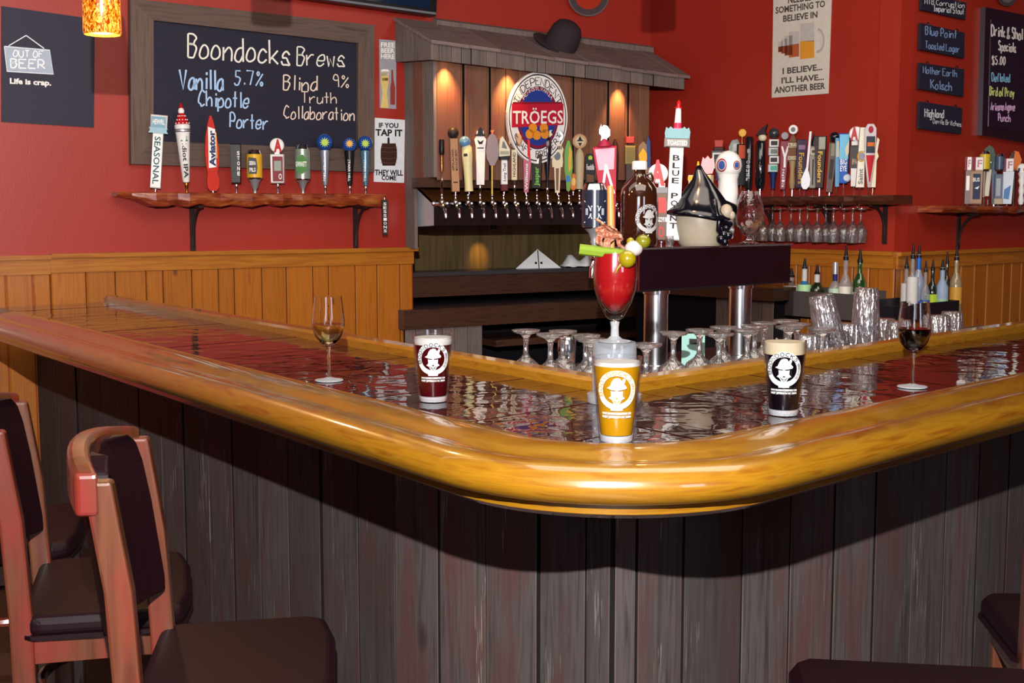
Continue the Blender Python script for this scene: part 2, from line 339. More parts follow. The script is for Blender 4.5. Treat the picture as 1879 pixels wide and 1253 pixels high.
# ------------------------------------------------------------------ lettering
def catmull(P, n=6):
    if len(P) < 3: return P
    closed = P[0] == P[-1]; out = []
    Q = ([P[-2]] + P + [P[1]]) if closed else ([P[0]] + P + [P[-1]])
    for i in range(1, len(Q) - 2):
        a, b, c, d = Q[i - 1:i + 3]
        for k in range(n):
            t = k / n; out.append(tuple(.5 * (2 * b[j] + (c[j] - a[j]) * t + (2 * a[j] - 5 * b[j] + 4 * c[j] - d[j]) * t * t + (3 * b[j] - a[j] - 3 * c[j] + d[j]) * t ** 3) for j in (0, 1)))
    out.append(P[-1]); return out
GL = {'A': '023962 1555', 'B': '0902 ~093958473606 ~063655433202', 'C': '~6849391704233263', 'D': '0902 ~093967643202', 'E': '690902 0646 0262',
 'F': '690902 0646', 'G': '~6849391704233264 6444', 'H': '0902 6962 0656', 'I': '1959 3932 1252', 'K': '0902 6905 1662', 'L': '090262', 'M': '0209346962',
 'N': '02096269', 'O': '~3917042242646739', 'P': '0902 ~093957453505', 'R': '0902 ~093957453505 2562', 'S': '~6849291826465553422203', 'T': '0969 3932',
 'U': '~090422426469', 'V': '093269', 'W': '0912365269', 'Y': '0937 6937 3732', '$': '~6849291826465553422203 3a31', 'J': '~5953422203', 'X': '0962 6902', 'Z': '09690262', 'Q': '~3917042242646739 4461',
 'a': '~56361503123254 5652', 'b': '0902 ~043655533202', 'c': '~55361503123253', 'd': '~56361503123254 5952', 'e': '~045456361503123253', 'f': '~59492622 1646',
 'g': '~56361503123254 ~56514010', 'h': '0902 ~04365552', 'i': '2622 2827', 'j': '~36301000 3837', 'k': '0902 5603 1452', 'l': '2922', 'm': '0602 ~04263532 ~34566562', 'n': '0602 ~04365552',
 'o': '~3615031232535536', 'p': '0600 ~043655533202', 'q': '~56361503123254 5650', 'r': '0602 ~043656', 's': '~55361514344352321203', 't': '2922 0646', 'u': '~0603123254 5652', 'v': '062256',
 'w': '0612254256', 'x': '0652 5602', 'y': '0622 5610', 'z': '06560252', '5': '591916 ~16365543321203', '7': '096932', '9': '~57492917264657 5852', '0': '~3917142232545739',
 '8': '~361829495836 ~361322425336', '.': '2223', '%': '6802 ~2918273829 ~5443526354', '&': '~6225284948361303124264', "'": '2928', '2': '~18395746020262', '6': '~5936130222425456360 4', '1': '173932'}
GL['6'] = '~593613033242544616'
FIX = {}
def glyph(ch):
    if ch in FIX: return FIX[ch]
    out = []
    for r in GL.get(ch, '').split():
        sm = r[0] == '~'; r = r.lstrip('~')
        P = [(int(r[i], 16), int(r[i + 1], 16)) for i in range(0, len(r), 2)]
        out.append(catmull(P, 5) if sm else [tuple(map(float, p)) for p in P])
    wd = max([p[0] for st in out for p in st] + [1]); FIX[ch] = (out, wd); return FIX[ch]
def strokes(text, jit=.25, rnd=None):
    """polylines in units of cap height 1, baseline 0"""
    rnd = rnd or random; out = []; x = 0
    for ch in text:
        if ch == ' ': x += .5; continue
        g, wd = glyph(ch); dy = rnd.uniform(-jit, jit) * .12; sk = rnd.uniform(-.06, .06)
        for st in g: out.append([(x + p[0] / 7 + (p[1] - 2) / 7 * sk, (p[1] - 2) / 7 + dy) for p in st])
        x += (wd + 1.9) / 7
    return out, x
def ribbon(P, wd):
    L = []; R = []
    for i, p in enumerate(P):
        a = P[max(i - 1, 0)]; b = P[min(i + 1, len(P) - 1)]; dx, dy = b[0] - a[0], b[1] - a[1]; l = math.hypot(dx, dy) or 1
        nx, ny = -dy / l * wd / 2, dx / l * wd / 2; L.append((p[0] + nx, p[1] + ny)); R.append((p[0] - nx, p[1] - ny))
    n = len(P); return L + R, [(i, i + 1, n + i + 1, n + i) for i in range(n - 1)]
def hand(lines, mp, name, mat, parent, wd=.1, seed=1):
    """lines: (text, x0, ybase, x1, cap height, slope) in picture pixels; mp maps a pixel to the board"""
    rnd = random.Random(seed); mb = MB()
    for (t, x0, y0, x1, ch, sl) in lines:
        S, W = strokes(t, .3, rnd); kx = (x1 - x0) / W
        for st in S:
            Q = [(x0 + p[0] * kx, y0 - p[1] * ch + sl * p[0] * kx) for p in st]
            vs, fs = ribbon(Q, wd * ch)
            mb.add([mp(*q) for q in vs], fs)
    return mb.build(name, mat, parent, fix=False)
_fc = {}
def font2d(s, bold=0.0):
    if (s, bold) in _fc: return _fc[(s, bold)]
    c = bpy.data.curves.new('lettering_curve', 'FONT'); c.body = s; c.offset = bold; c.resolution_u = 2
    o = bpy.data.objects.new('lettering_curve', c); me = o.to_mesh()
    vs = [(v.co.x, v.co.y) for v in me.vertices]; fs = [tuple(p.vertices) for p in me.polygons]
    o.to_mesh_clear(); bpy.data.objects.remove(o); bpy.data.curves.remove(c)
    xs = [v[0] for v in vs] or [0]; x0, x1 = min(xs), max(xs)
    ys = [v[1] for v in vs] or [0]; h = max(ys) or 1
    _fc[(s, bold)] = ([((v[0] - x0) / h, v[1] / h) for v in vs], fs, (x1 - x0) / h); return _fc[(s, bold)]
def printed(lines, mp, name, mat, parent, bold=.02):
    """lines: (text, x0, ybase, x1, cap height, slope)"""
    mb = MB()
    for (t, x0, y0, x1, ch, sl) in lines:
        vs, fs, W = font2d(t, bold); kx = (x1 - x0) / W
        mb.add([mp(x0 + v[0] * kx, y0 - v[1] * ch + sl * v[0] * kx) for v in vs], fs)
    return mb.build(name, mat, parent, fix=False)
def cutmap(shape, mp, du, mb, mi=0):
    """flat polygon (u,v) sliced into strips of width du, then mapped onto a curved face"""
    bm = bmesh.new(); vs = [bm.verts.new((p[0], p[1], 0)) for p in shape]; bm.faces.new(vs)
    bmesh.ops.triangulate(bm, faces=bm.faces[:])
    lo, hi = min(p[0] for p in shape), max(p[0] for p in shape); x = math.ceil(lo / du) * du
    while x < hi:
        bmesh.ops.bisect_plane(bm, geom=bm.verts[:] + bm.edges[:] + bm.faces[:], plane_co=(x, 0, 0), plane_no=(1, 0, 0)); x += du
    bm.verts.index_update()
    mb.add([mp(v.co.x, v.co.y) for v in bm.verts], [[v.index for v in f.verts] for f in bm.faces], mi); bm.free()
def circ(cx, cy, r, n=28, ry=None, a0=0, a1=2 * math.pi):
    return [(cx + r * math.cos(a0 + (a1 - a0) * i / n), cy + (ry or r) * math.sin(a0 + (a1 - a0) * i / n)) for i in range(n + (0 if a1 - a0 > 6.28 else 1))]
def annulus(cx, cy, r0, r1, mp, mb, mi=0, n=40, a0=0, a1=2 * math.pi, k=1.0):
    v = []; f = []
    for i in range(n + 1):
        a = a0 + (a1 - a0) * i / n
        for r in (r0, r1): v.append(mp(cx + r * math.cos(a), cy + r * math.sin(a) * k))
    for i in range(n): f.append((2 * i, 2 * i + 1, 2 * i + 3, 2 * i + 2))
    mb.add(v, f, mi)
def arctext(t, cx, cy, r, h, a0, a1, mp, mb, mi=0, ky=1.0, wd=.16, flip=False):
    """letters around an arc, from angle a0 to a1 (degrees)"""
    n = len(t)
    for i, ch in enumerate(t):
        if ch == ' ': continue
        g, w_ = glyph(ch); a = math.radians(a0 + (a1 - a0) * (i + .5) / n); s = abs(math.radians(a1 - a0)) / n * r * .78
        for st in g:
            Q = []
            for p in st:
                u = (p[0] / max(w_, 1) - .5) * min(s, h); v = ((p[1] - 2) / 7 - .5) * h
                if flip: rr = r - v; an = a + u / r
                else: rr = r + v; an = a - u / r
                Q.append((cx + rr * math.cos(an), cy + rr * math.sin(an) * ky))
            vs, fs = ribbon(Q, wd * h); mb.add([mp(*q) for q in vs], fs, mi)

# ================================================================== STRUCTURE
def wslab(name, pl, a0, a1, z0, z1, mat, th=.12, kind='structure'):
    p = [pl.P(a0, 0, 0), pl.P(a1, 0, 0), pl.P(a1, -th, 0), pl.P(a0, -th, 0)]
    o = MB().slab([(q.x, q.y) for q in p], z0, z1).build(name, mat); return prop(o, kind=kind)
def board(mb, pl, a0, a1, e0, e1, zb, zt, ch=.004, gap=.0015):
    """one upright board on a wall plane; zb, zt may be (left, right)"""
    zb = zb if isinstance(zb, tuple) else (zb, zb); zt = zt if isinstance(zt, tuple) else (zt, zt)
    a0 += gap; a1 -= gap; pts = [(a0, e0), (a0, e1 - ch), (a0 + ch, e1), (a1 - ch, e1), (a1, e1 - ch), (a1, e0)]
    f = lambda a, z: z[0] + (z[1] - z[0]) * (a - a0) / (a1 - a0)
    lo = [pl.P(a, e, f(a, zb)) for a, e in pts]; hi = [pl.P(a, e, f(a, zt)) for a, e in pts]; n = 6; k0 = len(mb.f)
    mb.add(lo + hi, [list(range(n)), list(range(2 * n - 1, n - 1, -1))] + [(i, n + i, n + (i + 1) % n, (i + 1) % n) for i in range(n)])
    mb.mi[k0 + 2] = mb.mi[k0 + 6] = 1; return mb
def pbox(mb, pl, a0, a1, e0, e1, z0, z1, mi=0):
    q = lambda z: [pl.P(a, e, z) for a, e in ((a0, e0), (a1, e0), (a1, e1), (a0, e1))]
    return mb.hexa(q(z0), q(z1), mi)
floor = MB().slab([(-6, -5), (7, -5), (7, 10), (-6, 10)], -.1, 0).build('floor', wood('dark_floor_boards', [(.3, '#3a2620', .5), (.6, '#5a3a2c', .5)], (2, 20, 6), rough=.5)); prop(floor, kind='structure')
ceil = MB().slab([(-6, -5), (7, -5), (7, 10), (-6, 10)], 3.4, 3.5).build('ceiling', pm('#4a3c38', .8)); prop(ceil, kind='structure')
o = MB().box(-6, 7, -5.1, -5, 0, 3.4).build('wall_behind', pm('#7a2418', .7)); prop(o, kind='structure')
AL0, ALB = WA.al(90), WA.al(1190)
ALO = WA.al(757); ZO = 1.68
mb = MB()
for u0, u1, z0_, z1_ in ((-4.2, ALO, 0, 3.4), (ALO, ALB + .12, ZO, 3.4)): pbox(mb, WA, u0, u1, -.12, 0, z0_, z1_)
W_back = prop(mb.build('wall_back', MRED), kind='structure')
mb = MB(); pbox(mb, WA, ALO - .1, ALB + .9, -.8, -.72, 0, 1.8); prop(mb.build('wall_alcove', pm('#2c2018', .6)), kind='structure')
W_side = wslab('wall_side', WB, -.02, WB.al(1641), 0, 3.4, MRED)
W_right = wslab('wall_right', WC, 0, 8.0, 0, 3.4, MREDC)
o = MB().box(-6.1, -6, -5, 10, 0, 3.4).build('wall_far_left', pm('#7a2418', .7)); prop(o, kind='structure')
o = MB().box(7, 7.1, -5, 10, 0, 3.4).build('wall_far_right', pm('#7a2418', .7)); prop(o, kind='structure')
def wainscot(wall, pl, pxs, capz, a_end=None, a_start=None, t=.018):
    A = [pl.al(p, t) for p in pxs]
    if a_start is not None: A = [a_start] + A
    if a_end is not None: A.append(a_end)
    for a0, a1 in zip(A, A[1:]):
        mb = MB(); board(mb, pl, a0, a1, 0, t, .0, capz - .02, .006, .0015); mb.build('plank', [MWAIN, MSEAMSHADEO], wall)
    mb = MB(); pbox(mb, pl, A[0], A[-1], 0, t + .012, capz - .088, capz - .016); mb.build('trim_board', MWCAP, wall)
    mb = MB(); pbox(mb, pl, A[0], A[-1] + (.02 if a_end is None else 0), 0, t + .03, capz - .018, capz + .004); mb.build('wainscot_cap', MWCAP, wall)
wainscot(W_back, WA, [-300, -240, -185, -160, -100, -40, 8, 58, 90.5], 1.266, t=.008)
wainscot(W_back, WA, [91, 156, 210, 267, 298, 351, 400, 429, 480, 525, 574, 603, 652, 692, 734, 757.5], 1.272)
wainscot(W_side, WB, [1440, 1463, 1487, 1506, 1540, 1566, 1596], 1.262, a_end=WB.al(1641) + .018, a_start=.9)
wainscot(W_right, WC, [1656, 1680, 1708, 1737, 1765, 1790, 1813, 1843, 1858, 1876, 1900, 1930, 1965], 1.258, a_end=4.2, a_start=0)

# ================================================================== BAR
BL = Plane((-.58, 3.06), 125.4); BR = Plane((.82, 2.66), 44.3)
C0 = meet(BL, BR); dL, dR = BL.d, BR.d
IL = Plane((.175, 2.897), 125.6); IR = Plane((.298, 2.867), 44.6); CI = meet(IL, IR)
dd = CI - C0; det = dL.x * dR.y - dR.x * dL.y
ai = (dd.x * dR.y - dR.x * dd.y) / det; bi = (dL.x * dd.y - dd.x * dL.y) / det
def AB(a, b): return C0 + dL * a + dR * b
half = math.radians((125.4 - 44.3) / 2); bis = (dL + dR).normalized(); RC = .214
KC = C0 + bis * (RC / math.sin(half))
def outer_path(n=14, L0=3.62, L1=3.4):
    tl = (KC - C0).dot(dL); tr = (KC - C0).dot(dR)
    path = []; dirs = []
    for t in [L0 * (1 - i / 12) + tl * i / 12 for i in range(12)]: path.append(C0 + dL * t); dirs.append(BL.n)
    aL = math.atan2(BL.n.y, BL.n.x); aR = math.atan2(BR.n.y, BR.n.x)
    while aR < aL: aR += 2 * math.pi
    for i in range(n + 1):
        a = aL + (aR - aL) * i / n; d = Vector((math.cos(a), math.sin(a))); path.append(KC + d * RC); dirs.append(d)
    for i in range(1, 13): path.append(C0 + dR * (tr + (L1 - tr) * i / 12)); dirs.append(BR.n)
    return path, dirs
ZT = 1.07
bar = empty('bar_counter', (C0.x, C0.y, 0), 0, 'L-shaped bar counter with dark red plank top, golden rail and weathered board front', 'bar counter')
BI = Matrix.Translation((-C0.x, -C0.y, 0))
PATH, DIRS = outer_path()
railp = [(-.012, -.03), (-.012, .0), (0, .0035), (.02, .009), (.045, .0115), (.07, .009), (.092, .003), (.108, -.0035), (.118, -.005), (.13, -.002), (.15, -.0015), (.168, -.006), (.182, -.016), (.19, -.031), (.188, -.047), (.176, -.061), (.158, -.068), (.13, -.07), (.1, -.07)]
MB(BI).sweep([(o, ZT + z) for o, z in railp], PATH, DIRS).build('bar_rail', MRAIL, bar, sharp=60)
lipp = [(0, -.066), (.135, -.066), (.14, -.072), (.136, -.088), (.12, -.098), (.0, -.098)]
MB(BI).sweep([(o, ZT + z) for o, z in lipp], PATH, DIRS).build('rail_lip', MRAIL, bar, sharp=40)
# inner rail: squared strip with an eased top edge, mitred at the inner corner
def strip(Lp, Rp, prof, endL, endR, mat, name):
    c = meet(Lp, Rp); nl = Lp.n; nr = Rp.n; m = (nl + nr); m = m / m.dot(nl)
    path = [c + Lp.d * (endL * i / 8) for i in range(8, 0, -1)] + [c] + [c + Rp.d * (endR * i / 8) for i in range(1, 9)]
    return MB(BI).sweep([(o, z) for o, z in prof], path, [nl] * 8 + [m] + [nr] * 8, smooth=False).build(name, mat, bar)
strip(IL, IR, [(0, ZT - .05), (0, ZT + .026), (.004, ZT + .03), (.038, ZT + .028), (.046, ZT + .02), (.048, ZT - .01), (.03, ZT - .05)], 3.5, 3.2, MRAILI, 'inner_rail')
def clip(poly, p, n):
    out = []; k = len(poly)
    for i in range(k):
        a, b = poly[i], poly[(i + 1) % k]; da = (a - p).dot(n); db = (b - p).dot(n)
        if da >= 0: out.append(a)
        if (da >= 0) != (db >= 0): out.append(a + (b - a) * (da / (da - db)))
    return out
rp = random.Random(5)
def plank_row(leftarm, n):
    t = 0.0
    for i in range(n):
        wdt = rp.choice([.085, .12, .135, .14, .15]); g = .0022
        lo, hi = t + g, t + wdt - g; t += wdt
        I, J = (ai, bi) if leftarm else (bi, ai)
        q = [(lo, -.0), (hi, -.0), (hi, min(J, J * hi / I)), (lo, min(J, J * lo / I))]
        if lo < I < hi: q = [(lo, 0), (hi, 0), (hi, J), (I, J), (lo, J * lo / I)]
        pts = [AB(u, v) if leftarm else AB(v, u) for u, v in q]
        pts = [p - (bis * 0) for p in pts]
        for pl in ((WA,) if leftarm else (WC,)): pts = clip(pts, pl.p, pl.n)
        # round the outer corner
        for j in range(6):
            a = math.atan2(BL.n.y, BL.n.x) + (j + .5) / 6 * ((math.atan2(BR.n.y, BR.n.x) - math.atan2(BL.n.y, BL.n.x)) % (2 * math.pi))
            d = Vector((math.cos(a), math.sin(a))); pts = clip(pts, KC + d * (RC + .006), -d)
        if len(pts) < 3: continue
        z = ZT + rp.uniform(-.0006, .0004)
        MB(BI).slab([tuple(p) for p in pts], ZT - .03, z).build('plank', MTOPL if leftarm else MTOPR, bar)
plank_row(True, 31); plank_row(False, 26)
# slab under the planks
tl = 3.6
inner = [AB(3.7, bi - .01), AB(ai, bi - .01), AB(ai - .01, 3.5)]
outl = [p + d * .02 for p, d in zip(PATH, DIRS)]
poly = [tuple(p) for p in outl] + [tuple(p) for p in reversed(inner)]
mb = MB(BI)
half1 = [tuple(p) for p in outl[:20]] + [tuple(AB(ai, bi - .01)), tuple(AB(3.7, bi - .01))]
half2 = [tuple(p) for p in outl[19:]] + [tuple(AB(ai - .01, 3.5)), tuple(AB(ai, bi - .01))]
mb.slab(half1, ZT - .07, ZT - .031); mb.slab(half2, ZT - .07, ZT - .031); mb.build('substrate', MBLACK, bar)
# fronts
FO = -.30
FL = BL.off(FO); FR = BR.off(FO); CF = meet(FL, FR)
FL.p = CF; FR.p = CF
sL = [-75, -20, 40, 92, 132, 175, 215, 247, 288, 329, 375, 419, 468, 523, 583, 651, 722, 804, 892, 991, 1080]
sR = [1172, 1260, 1370, 1460, 1543, 1618, 1689, 1750, 1811, 1866, 1918, 1972]
aLs = sorted([0] + [FL.al(p) for p in sL]); aRs = sorted([0] + [FR.al(p) for p in sR])
for pl, A in ((FL, aLs + [3.9]), (FR, aRs + [3.6])):
    for a0, a1 in zip(A, A[1:]):
        e = rp.uniform(.0, .007); mb = MB(BI)
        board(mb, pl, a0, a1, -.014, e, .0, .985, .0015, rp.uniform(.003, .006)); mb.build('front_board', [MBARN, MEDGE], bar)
mb = MB(BI); k1, k2 = FL.off(-.016), FR.off(-.016)
pbox(mb, k1, .012, 4.0, -.03, 0, 0, ZT - .07); pbox(mb, k2, .012, 3.6, -.03, 0, 0, ZT - .07); mb.build('core_panel', pm('#060404', .9), bar)
mb = MB(BI); mb.slab([tuple(AB(ai, bi)), tuple(AB(3.6, bi)), tuple(AB(3.6, bi - .03)), tuple(AB(ai, bi - .03))], 0, ZT - .05)
mb.slab([tuple(AB(ai, bi)), tuple(AB(ai, 3.4)), tuple(AB(ai - .03, 3.4)), tuple(AB(ai - .03, bi))], 0, ZT - .05); mb.build('back_panel', pm('#2a1e1a', .8), bar)
# wire purse hook under the right overhang
hp = atz(1749, 818, .95); mb = MB()
mb.tube([(0, 0, .045), (-.0, 0, .02), (.004, 0, .004), (.016, 0, -.006), (.03, 0, -.004), (.04, 0, .008), (.042, 0, .02)], .0022, 8)
hk = mb.build('purse_hook', MCHROME); hk.location = (hp.x, hp.y, .955); prop(hk, 'small chrome wire hook under the right end of the bar overhang', 'hook')
# service shelf behind the inner rail
shelfz = .985
mb = MB(); i0 = AB(ai + .02, bi + .02)
q = [AB(ai + .75, bi + .02), AB(ai + .02, bi + .02), AB(ai + .02, bi + 3.0), AB(ai + .62, bi + 3.0), AB(ai + .62, bi + .66), AB(ai + .75, bi + .66)]
mb.slab([tuple(p) for p in (q[0], q[1], AB(ai + .02, bi + .66), q[5])], shelfz - .03, shelfz)
mb.slab([tuple(p) for p in (AB(ai + .02, bi + .661), q[2], q[3], AB(ai + .62, bi + .661))], shelfz - .03, shelfz)
mb.slab([tuple(p) for p in (AB(ai + .05, bi + .05), AB(ai + .1, bi + .05), AB(ai + .1, bi + 2.9), AB(ai + .05, bi + 2.9))], 0, shelfz - .03)
sh = mb.build('glass_ledge', pm('#4a4244', .35)); prop(sh, 'dark steel ledge for clean glassware behind the inner bar rail', 'work shelf')

# ================================================================== WALL DECOR
def quadslab(pl, c, e, th, name, mat, parent=None):
    f = [pl.at(x, y, e + th) for x, y in c]
    d = pl.n * -th; b = [v + Vector((d.x, d.y, 0)) for v in f]
    # order near then far, counter-clockwise from the front
    return MB().hexa([f[3], f[2], f[1], f[0]], [b[3], b[2], b[1], b[0]]).build(name, mat, parent)
def onwall(pl, e): return lambda x, y: pl.at(x, y, e)
def flat(shapes, mp, name, parent):
    """shapes: (polygon in picture pixels, material)"""
    mats = []; mb = MB()
    for pts, m in shapes:
        if m not in mats: mats.append(m)
        mb.add([mp(*p) for p in pts], [list(range(len(pts)))], mats.index(m))
    o = mb.build(name, mats, parent, fix=False); return o
def lerpq(c, u, v):
    a = [c[0][i] + (c[1][i] - c[0][i]) * u for i in (0, 1)]; b = [c[3][i] + (c[2][i] - c[3][i]) * u for i in (0, 1)]
    return (a[0] + (b[0] - a[0]) * v, a[1] + (b[1] - a[1]) * v)
WCH = pm('#e8e6dc', .8); WBLUE = pm('#a8c8ee', .8); WCREAM = pm('#e6d4c4', .8)
# chalkboard
cb = empty('chalkboard', (0, 0, 0), 0, 'large chalkboard listing house brews in a weathered grey-brown wooden frame', 'chalkboard')
OQ = [(239, -3), (687, 46), (687, 316), (241, 301)]; IQ = [(282, 37), (657.5, 79), (657, 274), (282, 259)]
cb_s = quadslab(WA, [(278, 33), (660, 76), (660, 277), (278, 263)], 0, .018, 'slate', MCHALK, cb)
for i in range(4):
    j = (i + 1) % 4; quadslab(WA, [OQ[i], OQ[j], IQ[j], IQ[i]], .002, .04, 'frame_board', MFRAMEV if i % 2 else MFRAME, cb)
mp = onwall(WA, .0195)
hand([('Boondocks', 345, 104, 537, 43, .085), ('Brews', 545, 120, 637, 34, .03)], mp, 'lettering', WCH, cb_s, .075, 3)
hand([('Vanilla', 330, 163, 413, 36, .03), ('5.7%', 430, 155, 486, 26, .05), ('Chipotle', 364, 195, 460, 29, .04), ('Porter', 422, 234, 495, 27, .05)], mp, 'lettering', WBLUE, cb_s, .1, 4)
hand([('Blind', 520, 165, 586, 27, .03), ('9%', 610, 160, 644, 22, .03), ('Truth', 553, 188, 621, 20, .04), ('Collaboration', 521, 217, 653, 23, .03)], mp, 'lettering', WCREAM, cb_s, .09, 5)
# out-of-beer poster
po = quadslab(WA, [(3, 11), (174, 35), (172.5, 234), (3, 223.5)], 0, .008, 'poster', pm('#2c2a3c', .5)); prop(po, 'dark poster with a hand-drawn hanging sign, left of the chalkboard', 'poster')
mp = onwall(WA, .0088)
LG = pm('#a8b4c4', .7); flat([([(8, 85), (91, 92), (98, 136), (13, 131)], LG)], mp, 'printed_shape', po)
mp = onwall(WA, .0094)
hand([('OUT OF', 24, 104, 82, 12, .03), ('BEER', 20, 124, 87, 16, .04)], mp, 'lettering', pm('#eef2f6', .7), po, .16, 2)
mb = MB()
for P in ([(16, 84), (48, 65)], [(48, 65), (81, 89)], [(8, 85), (91, 92), (98, 136), (13, 131), (8, 85)]):
    vs, fs = ribbon(P, 1.8); mb.add([mp(*q) for q in vs], fs)
mb.build('drawn_string', pm('#dfe6ee', .7), po, fix=False)
printed([('Life is crap.', 18, 153, 94, 10, .05)], mp, 'lettering', MWHITE, po, .04)
# television
tv = empty('television', (0, 0, 0), 0, 'flat black television with blue screen high above the chalkboard', 'television')
quadslab(WA, [(430, -160), (808, -120), (800, 29), (430, -21)], .03, .07, 'casing', MBLACK, tv)
quadslab(WA, [(440, -150), (795, -112), (788, 16), (440, -31)], .101, .002, 'screen', pm('#16243c', .08), tv)
quadslab(WA, [(430, -27), (800, 23), (800, 27), (430, -23)], .101, .003, 'bezel_strip', pm('#6a6c74', .3), tv)
# small metal signs right of the chalkboard
s1 = quadslab(WA, [(696, 72), (727, 74.6), (727, 200), (697, 198)], 0, .004, 'metal_sign', pm('#9a9aa2', .5)); prop(s1, 'narrow grey tin sign with a beer glass right of the chalkboard', 'sign')
mp = onwall(WA, .0046)
flat([([(699, 131), (714, 131), (713, 150), (710, 170), (713, 198), (699, 198), (702, 170), (699, 150)], pm('#d8bc70', .5)), ([(699, 129), (702, 127), (711, 127), (714.5, 130), (714, 139), (699.5, 139)], pm('#f0ede6', .6)),
      ([(718, 128), (721, 128), (722, 145), (725, 160), (725, 192), (716, 192), (716, 160), (718, 148)], pm('#8c3c34', .4)), ([(701, 143), (712, 143), (712, 148), (701, 148)], pm('#6a3c20', .5))], mp, 'printed_shape', s1)
printed([('FREE', 699, 86, 724, 8.5, .04), ('BEER', 699, 96.5, 724, 8.5, .04), ('HERE', 699, 107, 724, 8.5, .04)], mp, 'lettering', MWHITE, s1, .03)
s2 = quadslab(WA, [(688, 216), (743, 220), (741.5, 335.5), (686, 333.5)], 0, .004, 'metal_sign', pm('#d9dde4', .4)); prop(s2, 'white tin sign with a brown barrel beside the taps', 'sign')
DK = pm('#1c1416', .6); BRN = pm('#3a2018', .6)
printed([('IF YOU', 695, 234, 731, 9, .02), ('TAP IT', 689, 248.5, 738.5, 12, .03), ('THEY WILL', 688, 321, 739.5, 10, .02), ('COME', 700, 330, 727, 8.5, .02)], mp, 'lettering', DK, s2, .035)
flat([([(701, 263), (726, 263), (728.5, 275), (728.5, 290), (725, 304), (702, 304), (698.5, 290), (698.5, 275)], BRN), ([(711, 263), (711, 254), (713, 251), (715, 254), (715, 263)], DK)], mp, 'printed_shape', s2)
mb = MB()
for y in (270, 278, 290, 298):
    vs, fs = ribbon([(699, y), (713, y + 1.5), (728, y)], 1); mb.add([onwall(WA, .0052)(*q) for q in vs], fs)
mb.build('barrel_hoop', pm('#5c4038', .6), s2, fix=False)
for c, pn in (((1080, -8), WA), ((1848, -6), WC)):
    big = c[0] < 1500; R = 38 if big else 17
    o = empty('round_wall_plaque', (0, 0, 0), 0, 'dark round plaque high on the red wall above the plank hood' if big else 'small dark round plaque above the drink specials board', 'plaque')
    mb = MB(); annulus(c[0], c[1], 0, R, lambda x, y: pn.at(x, y, .02), mb); annulus(c[0], c[1], R, R * 1.0001, lambda x, y: pn.at(x, y, .02), mb)
    v = [pn.at(c[0] + R * math.cos(t / 20 * math.pi), c[1] + R * math.sin(t / 20 * math.pi), e) for t in range(41) for e in (0, .02)]
    mb.add(v, [(2 * i, 2 * i + 1, 2 * i + 3, 2 * i + 2) for i in range(40)]); mb.build('disc', pm('#4a4044', .4), o, fix=False)
    mb = MB(); annulus(c[0], c[1], R * .0, R * .66, lambda x, y: pn.at(x, y, .022), mb); mb.build('centre', pm('#a8321e' if big else '#6a6468', .5), o, fix=False)
    mb = MB(); annulus(c[0], c[1], R * .93, R, lambda x, y: pn.at(x, y, .024), mb); mb.build('rim', pm('#7a787e', .3, .6), o, fix=False)
# believe poster
bp_ = quadslab(WB, [(1420, -60), (1528, -78), (1519.5, 171.6), (1416, 179.5)], 0, .005, 'poster', pm('#c9c4b8', .6)); prop(bp_, 'cream tin poster with beer mugs and grey capitals on the red wall', 'poster')
mp = onwall(WB, .0056); GR = pm('#4a4440', .7)
printed([('NEEDED', 1446, 6, 1492, 12, -.13), ('SOMETHING TO', 1423, 25, 1514, 12, -.14), ('BELIEVE IN', 1437, 40, 1500, 11.5, -.13), ('I BELIEVE...', 1436, 136, 1509, 11, -.11), ("I'LL HAVE...", 1434, 153, 1512, 11, -.09), ('ANOTHER BEER', 1421, 171, 1514, 11.5, -.09)], mp, 'lettering', GR, bp_, .03)
sh_ = []
for i, (x, y, s) in enumerate([(1432, 86, .3), (1439, 85, .42), (1447, 84, .55), (1457, 82, .72), (1481, 76, 1.0)]):
    w_, h_ = 13 * s, 33 * s
    sh_.append(([(x - w_, y - h_), (x + w_, y - h_ * 1.05), (x + w_, y), (x - w_, y)], pm('#b4b0ac', .5)))
    sh_.append(([(x - w_, y), (x + w_, y - 2), (x + w_, y + h_ * .9), (x - w_, y + h_)], pm(['#6a3020', '#8c4428', '#7a3824', '#a85a34', '#d09030'][i], .4)))
flat(sh_, mp, 'printed_mug', bp_)
mb = MB(); annulus(1500, 74, 10, 13, onwall(WB, .006), mb, n=20, a0=-1.5, a1=1.7, k=1.8); mb.build('printed_handle', pm('#a8a4a0', .5), bp_, fix=False)
# name boards on the right wall
BLU = pm('#7a96c4', .8); GRYW = pm('#cfd4da', .8)
SB = [([(1692, -12), (1773, 5), (1771.5, 36), (1691, 18)], [('MTB Corruption', 1697, 7, 1771, 10, .11), ('Imperial Stout', 1713, 20, 1770, 11, .12)], GRYW, 'black slate board reading Imperial Stout, topmost of the four'),
      ([(1690, 42), (1770, 60), (1769.5, 107), (1688.5, 91)], [('Blue Point', 1698, 63, 1757, 15, .14), ('Toasted Lager', 1698, 88, 1762, 13, .14)], BLU, 'black slate board with blue writing Blue Point Toasted Lager'),
      ([(1688.5, 115), (1769.5, 127), (1768, 177.5), (1687, 163)], [('Mother Earth', 1694, 134, 1757, 13, .12), ('Kolsch', 1708, 162, 1748, 16, .12)], BLU, 'black slate board with blue writing Mother Earth Kolsch'),
      ([(1688, 186), (1766, 198), (1764, 246), (1686.5, 236)], [('Highland', 1697, 214, 1733, 15, .08), ('Devils Britches', 1712, 226, 1765, 9, .12)], GRYW, 'black slate board reading Highland Devils Britches, lowest of the four')]
